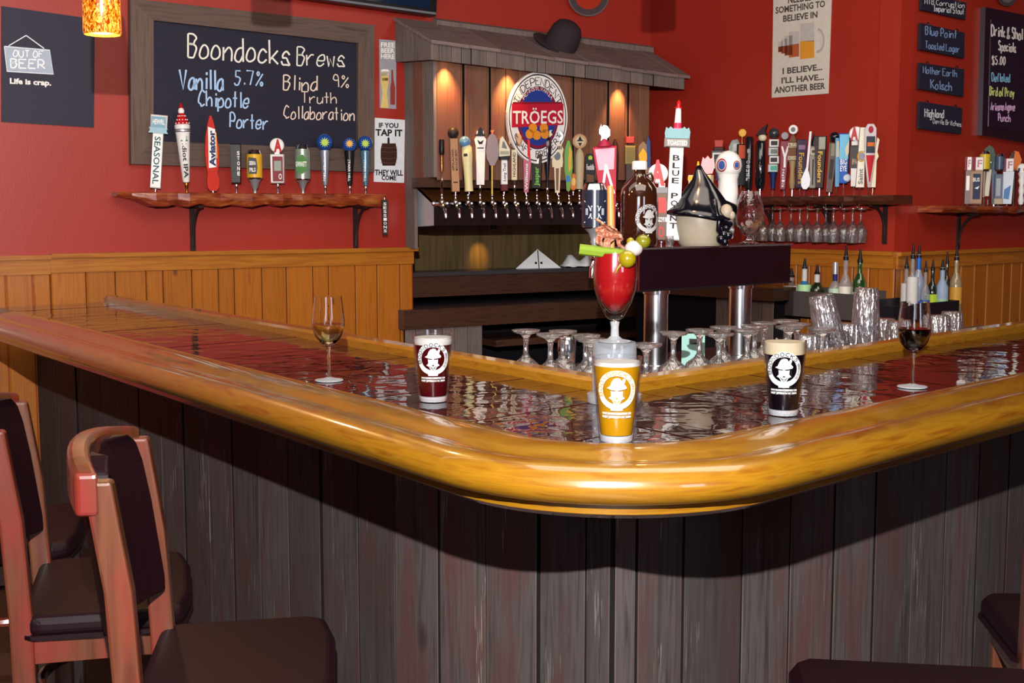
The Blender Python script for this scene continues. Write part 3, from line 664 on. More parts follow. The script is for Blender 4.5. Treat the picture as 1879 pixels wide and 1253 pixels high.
for i, (q, tx, m, lab) in enumerate(SB):
    o = empty('slate_board', (0, 0, 0), 0, lab, 'sign', 'beer name boards on the right wall')
    qs_ = quadslab(WC, q, .01, .014, 'slate', MCHALK, o); hand(tx, onwall(WC, .0248), 'lettering', m, qs_, .11, 10 + i)
    for u in (.16, .82):
        x, y = lerpq(q, u, -.04); p = WC.at(x, y, .02); MB(Matrix.Translation(p)).tube([(-.012, 0, -.012), (-.004, 0, .004), (.004, 0, .004), (.012, 0, -.012)], .0028, 6).build('hanger', MCHROME, o)
db = empty('specials_board', (0, 0, 0), 0, 'tall dark framed board of drink and shot specials in coloured marker', 'sign')
DQ = [(1808.6, 13), (1902, 32), (1898, 265), (1802, 248)]
quadslab(WC, DQ, .0, .03, 'frame', pm('#1e1828', .25, 0, .6), db)
db_p = quadslab(WC, [(1819, 36), (1894, 49), (1890, 246), (1814, 232)], .0305, .002, 'panel', MSLATE, db)
mp = onwall(WC, .0335)
hand([('Drink & Shot', 1819, 65, 1879, 20, .15), ('Specials', 1832, 92, 1865, 17, .12), ('$5.00', 1820, 118, 1846, 15, .05)], mp, 'lettering', MWHITE, db_p, .12, 21)
hand([('Deflated', 1820, 149, 1854, 15, .06)], mp, 'lettering', pm('#8cc8e8', .7), db_p, .12, 22)
hand([('Bird of Prey', 1816, 175, 1862, 16, .06)], mp, 'lettering', pm('#d8e890', .7), db_p, .12, 23)
hand([('Arizona Agave', 1818, 202, 1863, 15, .02), ('Punch', 1832, 222, 1855, 14, .08)], mp, 'lettering', pm('#ecc0ee', .7), db_p, .12, 24)

# ================================================================== TAP WALL WITH PLANK HOOD
hood = empty('tap_station_hood', (0, 0, 0), 0, 'rough plank tap wall with a sloping wooden hood and grey fascia boards', 'tap station')
EB = .32; EF = .39
ft = lambda x: 79 + (x - 799) * (143 - 79) / 453; fb = lambda x: 110 + (x - 799) * (164 - 110) / 453
bx = [803, 848, 854, 895, 902, 929, 952, 1000, 1047, 1054, 1068, 1112, 1117, 1146, 1153, 1172, 1190]
rb = random.Random(4)
for x0, x1 in zip(bx, bx[1:]):
    thin = x1 - x0 < 9; e = EB - (.02 if thin else rb.uniform(0, .008)); a0, a1 = WA.al(x0, EB), WA.al(x1, EB)
    mb = MB(); board(mb, WA, a0, a1, e - .02, e, WA.z(x0, 330, EB), WA.z(x0, ft(x0), EF) - .02, .003, .001); mb.build('hood_board', [MHOOD, MEDGE], hood)
# left side boards, running from the wall out to the tap wall
aS = WA.al(803, EB)
for i in range(3):
    e0, e1 = EB * i / 3, EB * (i + 1) / 3; mb = MB(); pbox(mb, WA, aS - .02 - .004 * (i % 2), aS, e0 + .002, e1 - .002, 1.27 if i == 0 else 1.66, 2.33); mb.build('side_board', MHOODG if i != 1 else MHOOD, hood)
# beam above the faucets and recess behind them
mb = MB(); pbox(mb, WA, WA.al(770, .28), WA.al(1200, .28), .20, .285, WA.z(900, 345, .28), WA.z(900, 328, .28)); mb.build('beam', MDARKW, hood)
zb = WA.z(900, 345, .34)
# fascia
EF = .39
fx = [799, 809, 831, 849, 866, 889, 893, 912, 943, 964, 986, 1001, 1032, 1037, 1054, 1073, 1096, 1121, 1136, 1155, 1177, 1196, 1224, 1252]
for x0, x1 in zip(fx, fx[1:]):
    a0, a1 = WA.al(x0, EF), WA.al(x1, EF); j = rb.uniform(-.004, .004)
    mb = MB(); board(mb, WA, a0, a1, EF - .02, EF + j, (WA.z(x0, fb(x0), EF), WA.z(x1, fb(x1), EF)), (WA.z(x0, ft(x0), EF), WA.z(x1, ft(x1), EF)), .003, .001); mb.build('fascia_board', [MHOODG, MEDGE], hood)
# gable boards on the left
zw = WA.z(738, 40); aG = WA.al(799, EF)
n = 4; zlo = (WA.z(738, 115), WA.z(799, 110, EF)); zhi = (zw, WA.z(799, 79, EF))
for i in range(n):
    e0, e1 = EF * i / n + .002, EF * (i + 1) / n - .002; f = lambda e, q: q[0] + (q[1] - q[0]) * e / EF
    P = lambda a, e, q: WA.P(a, e, f(e, q)); mb = MB()
    mb.hexa([P(aG - .02, e0, zlo), P(aG, e0, zlo), P(aG, e1, zlo), P(aG - .02, e1, zlo)], [P(aG - .02, e0, zhi), P(aG, e0, zhi), P(aG, e1, zhi), P(aG - .02, e1, zhi)]); mb.build('gable_board', MHOODG, hood)
# roof boards, laid from the wall down to the fascia
rx = [aG - .03]
while rx[-1] < WA.al(1252, EF): rx.append(rx[-1] + rb.choice([.16, .2, .24]))
rx[-1] = WA.al(1252, EF) + .03
zr0, zr1 = zw + .0, WA.z(1225, 100)
L_ = rx[-1] - rx[0]; zt0, zt1 = WA.z(799, 79, EF), WA.z(1252, 143, EF)
for a0, a1 in zip(rx, rx[1:]):
    t0, t1 = (a0 - rx[0]) / L_, (a1 - rx[0]) / L_; hw = [zr0 + (zr1 - zr0) * t for t in (t0, t1)]; hf = [zt0 + (zt1 - zt0) * t for t in (t0, t1)]; j = rb.uniform(0, .006)
    g = .002; q = [WA.P(a0 + g, -.0, hw[0] + j), WA.P(a1 - g, 0, hw[1] + j), WA.P(a1 - g, EF + .02, hf[1] - .008 + j), WA.P(a0 + g, EF + .02, hf[0] - .008 + j)]
    MB().hexa(q, [v + Vector((0, 0, .018)) for v in q]).build('roof_board', MROOF, hood)
mb = MB(); t0 = (WA.al(800, .02) - rx[0]) / L_; t1 = (WA.al(1191, .02) - rx[0]) / L_
q = [WA.P(rx[0] + L_ * t, e, zr0 + (zr1 - zr0) * t - .01 - e * .4) for t, e in ((t0, .0), (t1, .0), (t1, .045), (t0, .045))]
mb.hexa(q, [v + Vector((0, 0, .055)) for v in q]); mb.build('ridge_board', MHOODG, hood)
# puck lights under the hood
for x in (822, 937, 1142):
    p = WA.at(x, 118, .355); zz = WA.z(x, fb(x), EF) + .012
    o = empty('puck_light', (p.x, p.y, zz), 0, {822: 'small warm light under the left end of the plank hood', 937: 'small warm light under the hood beside the oval sign', 1142: 'small warm light under the right end of the plank hood'}[x], 'lamp', 'lights under the plank hood')
    MB().lathe([(.022, .004), (.022, .02), (.0, .02)], 14).build('housing', MBLACK, o); MB().lathe([(.0, 0), (.017, 0), (.017, .004)], 14).build('lens', emit('#ffb060', 6, 'lamp_lens'), o)
    l = lamp('SPOT', 'puck_beam', (p.x, p.y, zz - .012), 30, (1, .5, .16), .02, (p.x + WA.n.x * -.03, p.y + WA.n.y * -.03, zz - 1), spot=80)
# hat lying on the hood
hp = WA.at(1036, 84, .2)
hat = empty('black_hat', WA.at(1024, 90, .2), 0, 'black wide-brimmed hat resting on the plank hood', 'hat'); hat.rotation_euler = (.45, .42, math.radians(8))
MB().lathe([(0, .0), (.155, .004), (.168, .014), (.155, .018), (.1, .014), (0, .014)], 28, sx=1, sy=.85).build('brim', pm('#3a3034', .8), hat)
MB().lathe([(.1, .008), (.098, .06), (.09, .12), (.07, .158), (.035, .175), (0, .178)], 24, sx=1, sy=.9).build('crown', pm('#2e262a', .8), hat)
# oval brewery sign
ov = empty('oval_brewery_sign', (0, 0, 0), 0, 'oval white, blue and red brewery sign on the tap wall planks', 'sign')
ox, oy, rx_, ry_ = 986.5, 216, 55, 84
def oval(r, e, mat, name, k0=0.0, a0=0, a1=2 * math.pi, c=(ox, oy), kk=ry_ / rx_, n=48):
    mb = MB(); annulus(c[0], c[1], k0, r, onwall(WA, e), mb, n=n, a0=a0, a1=a1, k=kk); return mb.build(name, mat, ov, fix=False)
pts = circ(ox, oy, rx_, 48, ry_); fr = [WA.at(x, y, EB + .025) for x, y in pts]; bk = [v - Vector((WA.n.x, WA.n.y, 0)) * .02 for v in fr]; n = 48
MB().add(fr + bk, [list(range(n)), list(range(2 * n - 1, n - 1, -1))] + [(i, n + i, n + (i + 1) % n, (i + 1) % n) for i in range(n)]).build('plate', pm('#e9e6e6', .45), ov)
e0 = EB + .0256
oval(52.5, e0, DK, 'outline', 51); oval(37, e0, pm('#7a1c38', .5), 'ring', 33.5); oval(33.6, e0, pm('#263a8c', .45), 'blue_disc'); oval(38, e0 + .0004, pm('#141e40', .5), 'outline', 37)
mb = MB(); arctext('INDEPENDENT', ox, oy, 44, 9, 158, 22, lambda x, y: WA.at(x, 2 * oy - y, e0 + .0008), mb, 0, 84 / 55, .17); arctext('CRAFT BREWERY', ox, oy, 44, 8, 205, 335, lambda x, y: WA.at(x, 2 * oy - y, e0 + .0008), mb, 0, 84 / 55, .17, True)
mb.build('lettering', DK, ov, fix=False)
mb = MB(); arctext('PENNSYLVANIA', ox, oy, 35.3, 4.4, 140, 40, lambda x, y: WA.at(x, 2 * oy - y, e0 + .0012), mb, 0, 84 / 55, .2); mb.build('lettering', MWHITE, ov, fix=False)
flat([([(939, 190), (1034, 190), (1034, 229), (939, 234)], pm('#b01c34', .45)), ([(941, 187), (1032, 187), (1032, 190), (941, 191)], pm('#7a1828', .45))], onwall(WA, e0 + .0016), 'red_band', ov)
printed([('TR\u00d6EGS', 941, 227, 1033, 29, -.01)], onwall(WA, e0 + .0022), 'lettering', MWHITE, ov, .012)
hops = []
for cx_, cy_ in ((978, 235), (998, 235), (972, 246), (985, 248), (1000, 246)):
    hops.append((circ(cx_, cy_, 8, 9, 9), pm('#d88a2c', .5)))
flat(hops, onwall(WA, e0 + .0026), 'hop_print', ov)
flat([([(955, 268), (1020, 268), (1018, 286), (1003, 297), (970, 297), (957, 286)], MWHITE)], onwall(WA, EB + .01), 'ribbon', ov)
printed([('BREWING', 962, 284, 1014, 8, 0)], onwall(WA, EB + .0108), 'lettering', DK, ov, .03)
# splash panel, faucet manifold
mb = MB(); pbox(mb, WA, WA.al(757, 0) , WA.al(1300, -.6), -.62, -.6, 1.1, 1.72); mb.build('splash_panel', wood('olive_splash_panel', [(.3, '#4c4224', 1.5), (.6, '#6c5a3c', 1.5), (.8, '#584838', 1.5)], (8, 8, .6), rough=.3, coat=.4, vary=0, bump=.1), hood)
EM = .26; am0, am1 = WA.al(797, EM), WA.al(1200, EM); zmt, zmb = 1.52, 1.395
zmt, zmb = WA.z(930, 371, EM), WA.z(930, 413, EM)
mb = MB(); pbox(mb, WA, am0, am1, -.1, EM, zmb, zmt); mb.build('manifold', pm('#1c1418', .25, 0, .3), hood)
mb = MB(); mb.add([WA.P(am0 - .002, e, z) for e, z in ((.02, zmb - .01), (.02, zmt + .1), (EM, zmt - .02), (EM, zmb))], [(0, 1, 2, 3)]); mb.build('end_plate', pm('#c8d0d8', .3, .5), hood, fix=False)
mb = MB(); q = [WA.P(a, e, z) for a, e, z in ((am0, .25, zmt), (am1, .25, zmt), (am1, .05, zmt + .1), (am0, .05, zmt + .1))]; mb.quad(*q); mb.build('copper_deck', pm('#b07038', .25, .8), hood, fix=False)
# ledges below the taps
st = empty('back_counter', (0, 0, 0), 0, 'dark stained back counter with a raised ledge under the tap wall', 'counter')
EL = -.36; z1 = WA.z(900, 496, EL); z0_ = WA.z(900, 540, EL); EC = .09; z2 = WA.z(900, 562, EC); z3 = WA.z(900, 596, EC)
aa, ab = WA.al(757, 0) + .002, WA.al(1300, EL); mb = MB(); pbox(mb, WA, aa - .3, ab, -.6, EL, z0_, z1 - .025); mb.build('ledge_front', MDARKW, st)
mb = MB(); pbox(mb, WA, aa - .3, ab, -.6, EL + .015, z1 - .024, z1); mb.build('ledge_top', pm('#4a484e', .3, .3), st)
aa2, ab2 = WA.al(741, EC), ALB + .0; mb = MB(); pbox(mb, WA, aa2, ab2, 0.0, EC, z3, z2); mb.build('counter_edge', MDARKW, st)
mb = MB(); pbox(mb, WA, aa, ab2, -.6, -.001, z3, z2 - .004); mb.build('counter_top', pm('#242630', .3), st)
for x0, x1 in ((742, 762), (762, 790), (790, 812), (812, 834), (834, 858), (858, 885)):
    mb = MB(); board(mb, WA, WA.al(x0, .07), WA.al(x1, .07), .05, .07, 0, z3, .003, .001); mb.build('cabinet_board', [MHOODG, MEDGE], st)
mb = MB(); pbox(mb, WA, WA.al(885, .02), ab2, -.4, -.38, 0, z3); mb.build('recess_back', pm('#141018', .8), st)
mb = MB(); pbox(mb, WA, WA.al(905, .0), ab2, -.38, .03, z3 - .14, z3 - .1); mb.build('inner_shelf', MDARKW, st)
zc2 = WB.z(1421, 529, .3); zc3 = WB.z(1421, 553, .3); ae = WB.al(1421, .3)
sc2 = empty('side_cabinet', (0, 0, 0), 0, 'dark wooden cabinet against the red wall behind the chrome beer tower', 'cabinet')
mb = MB(); pbox(mb, WB, .12, ae, 0.004, .3, zc3, zc2); mb.build('cabinet_top', MDARKW, sc2)
for u in range(5):
    u0 = ae - .02 - .085 * (u + 1); mb = MB(); board(mb, WB, u0, u0 + .085, .25, .27, 0, zc3, .003, .001); mb.build('cabinet_board', [MHOODG, MEDGE], sc2)
mb = MB(); pbox(mb, WB, .15, ae - .03, 0.004, .25, 0, zc3); mb.build('cabinet_body', pm('#141018', .8), sc2)
ap = WA.P(WA.al(893, -.5), -.42, zmb - .03)
o = empty('puck_light', ap, 0, 'small warm light under the faucet manifold shining on the splash panel', 'lamp'); MB().lathe([(.02, .0), (.02, .03), (0, .03)], 14).build('housing', MBLACK, o)
lamp('SPOT', 'puck_beam', ap - Vector((0, 0, .01)), 9, (1, .5, .08), .02, WA.P(WA.al(893, -.5), -.6, 1.2), spot=40)
# white tent card and towel on the ledge
ZLG = z1 + .001
cp = WA.at(989, 494, EL - .05)
tc_ = MB(); k = cp.y / F; hh = 40 * k
R_ = Matrix.Translation(cp) @ Matrix.Rotation(math.radians(20), 4, 'Z')
o = MB().add([(-.16, 0, 0), (0, 0, .125), (.155, 0, 0), (-.16, .004, 0), (0, .004, .125), (.155, .004, 0)], [(0, 2, 1), (3, 4, 5), (0, 1, 4, 3), (1, 2, 5, 4), (0, 3, 5, 2)]).build('folded_card', pm('#f4f8fa', .5)); o.matrix_world = Matrix.Translation((cp.x, cp.y, ZLG)) @ Matrix.Rotation(math.radians(20), 4, 'Z') @ Matrix.Rotation(math.radians(-12), 4, 'X')
prop(o, 'white triangular folded card standing on the dark ledge below the taps', 'card')
MB().box(-.003, .003, -.002, -.0005, .0, .118).build('fold_line', DK, o)
MB().box(-.026, -.012, -.002, -.0005, .028, .042).box(.012, .026, -.002, -.0005, .028, .042).build('printed_mark', DK, o)
tw = WA.at(1062, 493, EL - .06); mb = MB(); N = 12
g = [(i / N, j / 5) for j in range(6) for i in range(N + 1)]
rt = random.Random(2)
mb.add([((u - .5) * .24, (v - .5) * .12, .085 * math.sin(math.pi * min(1, max(0, v * 1.0))) * (.7 + .3 * math.sin(u * 9)) * min(1, u * 5) * min(1, (1 - u) * 5) + rt.uniform(0, .006) + .002) for u, v in g],
       [(j * (N + 1) + i, j * (N + 1) + i + 1, (j + 1) * (N + 1) + i + 1, (j + 1) * (N + 1) + i) for j in range(5) for i in range(N)], 0, True)
o = mb.build('bar_towel', pm('#f0f2f4', .9)); o.location = (tw.x, tw.y, ZLG); o.rotation_euler = (0, 0, math.radians(25)); m = o.modifiers.new('thick', 'SOLIDIFY'); m.thickness = .003
prop(o, 'crumpled white bar towel on the ledge beside the folded card', 'towel')

# ================================================================== SHELVES
def live_shelf(name, pl, x0, x1, e0, e1, ztop, th, mat, label, brackets, iron=MIRON, wob=.008, drop=.28, ends=(0, 0)):
    sh = empty(name, (0, 0, 0), 0, label, 'shelf'); a0, a1 = pl.al(x0, e1), pl.al(x1, e1); n = 26; rs = random.Random(len(label))
    vs = []; fs = []
    for i in range(n + 1):
        t = i / n; a = a0 + (a1 - a0) * t; ee = e1 + rs.uniform(-1, 1) * wob; tb = th * (1 + rs.uniform(-.18, .18)) * (min(1, .35 + t * 6) if ends[0] else 1)
        er = min(1, .55 + t * 8) if ends[0] else 1
        ee *= er; b = .006
        for e, z in ((e0, ztop - tb), (e0, ztop), (ee - b, ztop), (ee, ztop - b), (ee + rs.uniform(-.003, .003), ztop - tb * .6), (ee - .01, ztop - tb)): vs.append(pl.P(a, e, z))
    for i in range(n):
        for k in range(6): l = (k + 1) % 6; fs.append((i * 6 + k, i * 6 + l, (i + 1) * 6 + l, (i + 1) * 6 + k))
    fs += [list(range(6)), [n * 6 + k for k in range(5, -1, -1)]]
    MB().add(vs, fs).build('board', mat, sh)
    for bxp in brackets:
        a = pl.al(bxp, .02); zt = ztop - th - .001; mb = MB()
        pbox(mb, pl, a - .013, a + .013, 0, .012, zt - drop, zt); pbox(mb, pl, a - .013, a + .013, 0.012, e1 * .8, zt - .012, zt)
        pts = [pl.P(a, .01 + (e1 * .7) * (1 - math.cos(t * math.pi / 2 / 8)), zt - drop * .75 + drop * .72 * math.sin(t * math.pi / 2 / 8)) for t in range(9)]
        mb.tube(pts, .008, 6); mb.build('bracket', iron, sh)
    return sh
ZS1 = WA.z(450, 354, .13); SA = .17
live_shelf('handle_shelf', WA, 227, 710, .002, SA, ZS1, .062, MSHELF, 'red-brown live-edge shelf on iron brackets under the chalkboard', (356, 655), ends=(1, 0), drop=.29)
ZS2 = WB.z(1550, 359, .13)
s2_ = live_shelf('handle_shelf', WB, 1290, 1637, .002, .17, ZS2, .045, MSHELFD, 'dark live-edge shelf of tap handles with hanging wine glasses below', (1330, 1412, 1517, 1620), drop=.21)
ZS3 = WC.z(1800, 378, .13)
s3_ = live_shelf('handle_shelf', WC, 1731, 2010, .002, .16, ZS3, .036, MSHELF, 'reddish live-edge shelf on the right wall below the specials board', (1762, 1960), drop=.23)

# ================================================================== TAP HANDLES
YR = random.Random(8)
class It:
    """an object standing at point p, facing the camera; sizes given in picture pixels at that distance"""
    def __init__(s, name, label, cat, p, group=None, lean=0, zb=None, yaw=None):
        if yaw is None: yaw = YR.choice([-9, -6, 7, 10])
        s.p = Vector(p)
        if zb is not None: s.p.z = zb
        s.kz = s.p.y / F; s.kx = s.p.y * math.cos(math.atan2(s.p.x, s.p.y)) / F
        s.e = empty(name, s.p, 0, label, cat, group); s.e.rotation_euler = (0, math.radians(lean), -math.atan2(s.p.x, s.p.y) + math.radians(yaw))
        s.fr = 0; s.last = s.e
    def add(s, part, kind, *a):
        getattr(s, kind)(part, *a); return s
    def box(s, part, y0, y1, w0, w1, d, mat, dx=0, dx1=None):
        kx, kz = s.kx, s.kz; dx1 = dx if dx1 is None else dx1; b = min(w0, w1) * .1
        pts = [((dx - w0 / 2) * kx, y0 * kz), ((dx + w0 / 2) * kx, y0 * kz), ((dx1 + w1 / 2) * kx, y1 * kz), ((dx1 - w1 / 2) * kx, y1 * kz)]
        s.last = MB().prism(pts, -d / 2 * kx, d / 2 * kx, 0, b * kx).build(part, mat, s.e); s.fr = -d / 2 * kx
    def cyl(s, part, prof, mat, dx=0, seg=16):
        s.last = MB().lathe([(r * s.kx, y * s.kz) for r, y in prof], seg, (dx * s.kx, 0, 0)).build(part, mat, s.e); s.fr = -max(r for r, y in prof) * s.kx
    def disc(s, part, yc, r, d, mat, dx=0, ry=None):
        s.last = MB().prism(circ(dx * s.kx, yc * s.kz, r * s.kx, 22, (ry or r) * s.kz), -d / 2 * s.kx, d / 2 * s.kx, 0, d * .2 * s.kx).build(part, mat, s.e); s.fr = -d / 2 * s.kx
    def ball(s, part, yc, r, mat, dx=0, rz=None):
        s.last = MB().ball((dx * s.kx, 0, yc * s.kz), r * s.kx, (rz or r) * s.kz).build(part, mat, s.e); s.fr = -r * s.kx
    def poly(s, part, pts, d, mat, fr=None):
        d0 = -d / 2 * s.kx; d1 = d / 2 * s.kx
        if fr is not None: d0 = s.fr - fr * s.kx; d1 = s.fr
        q = MB().prism([(x * s.kx, y * s.kz) for x, y in pts], d0, d1).build(part, mat, s.e if fr is None else s.last)
        if fr is None: s.fr = d0; s.last = q
        else: s.fr = d0
    def patch(s, part, x0, x1, y0, y1, mat, th=.4):
        f = s.fr; MB().box(x0 * s.kx, x1 * s.kx, f - th * s.kx, f - .02 * s.kx, y0 * s.kz, y1 * s.kz).build(part, mat, s.last); s.fr = f - th * s.kx
    def txt(s, text, y0, y1, h, mat, mode='v', dx=0, bold=.02, part='lettering'):
        """v reads downwards, u upwards, h across, s stacked"""
        vs, fs, W = font2d(text, bold); L = y1 - y0; f = s.fr - .12 * s.kx; o = []
        if mode == 's':
            mb = MB(); n = len(text)
            for i, ch in enumerate(text):
                v2, f2, w2 = font2d(ch, bold); hh = L / n * .72
                mb.add([((dx + (x / w2 - .5) * h) * s.kx, f, (y1 - L / n * (i + .86) + y * hh) * s.kz) for x, y in v2], f2)
            mb.build(part, mat, s.last, fix=False); return
        for x, y in vs:
            if mode == 'v': q = (dx + (y - .5) * h, y1 - x / W * L)
            elif mode == 'u': q = (dx - (y - .5) * h, y0 + x / W * L)
            else: q = (dx + (x / W - .5) * h, y0 + y * L)
            o.append((q[0] * s.kx, f, q[1] * s.kz))
        MB().add(o, fs).build(part, mat, s.last, fix=False)
    def star(s, yc, r, n, mat, dx=0, part='star_emblem'):
        pts = []
        for i in range(2 * n):
            a = math.pi * i / n; q = r if i % 2 == 0 else r * .5; pts.append((dx + q * math.cos(a), yc + q * math.sin(a)))
        f = s.fr; MB().prism([(x * s.kx, y * s.kz) for x, y in pts], f - .8 * s.kx, f).build(part, mat, s.last)
    def ferrule(s, y1, r=2.5, mat=None):
        s.cyl('ferrule', [(r * .75, 0), (r * .75, y1 * .45), (r * 1.15, y1 * .55), (r * 1.15, y1 * .8), (r * .7, y1)], mat or MCHROME, 0, 10)
    def can(s, y0, y1, r, body, mat_top=None):
        t = mat_top or MCHROME
        s.cyl('can_rim', [(r * .8, y0 - 3), (r * .98, y0), (r * .98, y0 + 1)], t)
        s.cyl('can_rim', [(r * .98, y1 - 1), (r * .78, y1 + r * .42), (r * .82, y1 + r * .5), (r * .74, y1 + r * .5), (r * .72, y1 + r * .42), (0, y1 + r * .42)], t)
        s.cyl('can_body', [(r, y0 + .5), (r, y1 - .5)], body, 0, 22)
BLKM = pm('#171318', .35); YEL = pm('#d6a42c', .35); CRM = pm('#d8ccaa', .45); TAN = pm('#a98560', .5); RED = pm('#b4141e', .3); SKY = pm('#3a78c0', .3)
NAVY = pm('#1c2a5c', .3); GRN = pm('#3f7a34', .4); SLV = pm('#c2c6cc', .3, .7); MAR = pm('#7c1834', .35); DBR = pm('#3c2620', .4); WHT = pm('#e6e4e2', .35); GREY = pm('#6e6e74', .4); LIME = pm('#aac83c', .4); ORG = pm('#cf6a20', .4)
BRNM = pm('#6a4228', .4); GOLD = pm('#c09a40', .3, .4); TEAL = pm('#6f9cb0', .4); PINK = pm('#d080a0', .4); KGRN = pm('#1c3c24', .4)
G1 = 'tap handles on the left shelf'
def onA(px, py=352): return WA.at(px, py, .11)
Z1 = ZS1 + .001
def hA(x, label, **k): return It('tap_lever', label, 'tap handle', onA(x), G1, zb=Z1, **k)
h = hA(288 - 3, 'white tap handle lettered SEASONAL with a blue-grey box top', lean=4.5); h.ferrule(7)
h.box('handle_body', 7, 106, 19, 19, 12, WHT); h.txt('SEASONAL', 14, 100, 11, pm('#1c5560', .5), 'v'); h.box('neck', 106, 112, 4, 4, 4, WHT); h.box('topper', 112, 139, 30, 31, 10, WHT); h.patch('topper_print', -13, 13, 114, 136, TEAL); h.txt('HEWRL', 122, 131, 22, WHT, 'h'); h.poly('ribbon', [(-18, 106), (18, 106), (15, 111), (17, 116), (-17, 116), (-15, 111)], 12, pm('#8fb4c4', .4))
h = hA(343, 'white cone tap handle lettered Idiot IPA under a red and white cap', lean=-2.5); h.ferrule(20, 3.2, MBRASS)
h.cyl('handle_body', [(5, 18), (6.5, 20), (13, 105), (14, 108)], WHT, 0, 20); h.fr = -11 * h.kx; h.txt('Idiot IPA', 26, 88, 8, DK, 'v'); h.poly('clover_print', [(-7, 92), (-2, 96), (-4, 101), (1, 99), (6, 101), (5, 95), (8, 92), (2, 91), (0, 88), (-1, 91)], 1, pm('#2c6e28', .5), .6)
h.cyl('band', [(14.5, 109), (14, 113), (13.5, 114)], SLV); h.cyl('cap', [(14, 114), (14.5, 120), (13, 122)], WHT, 0, 20); h.cyl('cap_top', [(13, 122), (9, 133), (6, 141), (5, 142)], RED, 0, 20); h.cyl('finial', [(5, 142), (6, 146), (4.5, 150), (4, 151)], WHT); h.cyl('tip', [(4, 151), (2.5, 157), (.3, 161)], RED)
for r_, yy in ((13.5, 124), (10.5, 130), (7.5, 137)):
    for j in range(5):
        a = -math.pi / 2 + (j - 2) * .55; MB().ball((r_ * h.kx * math.cos(a), r_ * h.kx * math.sin(a), yy * h.kz), 1.3 * h.kx, seg=8).build('white_stud', WHT, h.e)
h = hA(391, 'red surfboard-shaped tap handle lettered Aviator', lean=-.6); h.ferrule(4)
h.poly('board', [(-6, 3), (6, 3), (11, 9), (12, 22), (9, 34), (12, 52), (13, 75), (10, 100), (5, 125), (1, 138), (-2, 138), (-6, 125), (-11, 100), (-13, 75), (-12, 52), (-9, 34), (-11, 22), (-10, 9)], 7, pm('#b82410', .6)); h.poly('name_plate', [(-7, 44), (7, 46), (7, 114), (-6, 118)], 1, WHT, .5); h.txt('Aviator', 47, 112, 11, NAVY, 'u', 0, .05); h.poly('stripe', [(8, 62), (9.5, 62), (9, 108), (7.5, 108)], 1, GOLD, .3)
h = hA(434, 'black rectangular tap handle lettered STONE'); h.ferrule(17); h.box('handle_body', 17, 88, 16, 19, 14, BLKM); h.txt('STONE', 30, 76, 5, WHT, 's', 5.5)
h = hA(468, 'yellow and black beer can tap handle on the left shelf'); h.cyl('ferrule', [(3, 0), (3, 6), (6, 10), (9, 20), (12, 24)], SLV); h.can(27, 70, 14.5, YEL); h.fr = -14.6 * h.kx; h.poly('label_print', [(-9, 34), (5, 34), (7, 46), (5, 62), (-9, 64), (-11, 48)], 1, BLKM, .5); h.txt('PILS', 38, 45, 11, WHT, 'h', -2); h.txt('SIERRA', 50, 57, 12, WHT, 'h', -2)
h = hA(510, 'tap handle with a round red letter A over a picture panel on the left shelf'); h.ferrule(18); h.box('handle_body', 18, 70, 24, 25, 14, WHT); h.patch('picture_panel', -8, 11, 21, 66, pm('#7c2c30', .4)); h.patch('picture', -5, 8, 40, 58, pm('#8c9a90', .4)); h.txt('O', 25, 35, 6, WHT, 'h', 6); h.box('neck', 70, 76, 10, 8, 7, WHT); h.disc('topper', 86, 13, 8, WHT); h.txt('A', 75, 97, 15, RED, 'h', 2, .05)
h = hA(556, 'silver and green beer can tap handle on the left shelf'); h.cyl('ferrule', [(3, 0), (3, 7), (5, 11), (8, 19), (12, 23)], SLV); h.can(26, 80, 14.5, pm('#9aaa9c', .25, .5)); h.fr = -14.6 * h.kx; h.poly('label_print', [(-10, 40), (2, 34), (11, 44), (10, 60), (3, 70), (-8, 64)], 1, GRN, .5); h.txt('GWINNETT', 48, 57, 20, WHT, 'h')
for i, (x, m, lb) in enumerate(((597, pm('#8f96a4', .3, .5), 'silver'), (642, BLKM, 'black'), (671, pm('#53748c', .3, .3), 'steel blue'))):
    h = hA(x, 'blue ball tap handle with yellow star on a %s cone' % lb); h.ferrule(15, 2.4); h.cyl('cone', [(4, 15), (5, 22), (9.5, 74), (9, 78)], m); h.fr = -8 * h.kx; h.txt('STARR HILL', 22, 62, 4, WHT, 's' if i == 0 else 'v'); r = (15.5, 13.5, 14)[i]; h.ball('ball', 78 + r * .8 + (2 if i != 1 else -1), r, pm('#1c4a9c', .15, 0, .8), 0); h.star(78 + r * .8 + 1, r * .62, 12, LIME if i != 1 else YEL, 2)
h = It('tap_lever', 'narrow black tap handle hanging from the right end of the left shelf', 'tap handle', WA.at(706, 397, .19), None, zb=WA.z(706, 431, .19)); h.box('handle_body', 0, 64, 9, 11, 7, BLKM); h.txt('SESSIONS', 4, 60, 6, WHT, 's'); h.cyl('hanging_nail', [(1, 60), (1, 68)], MCHROME)

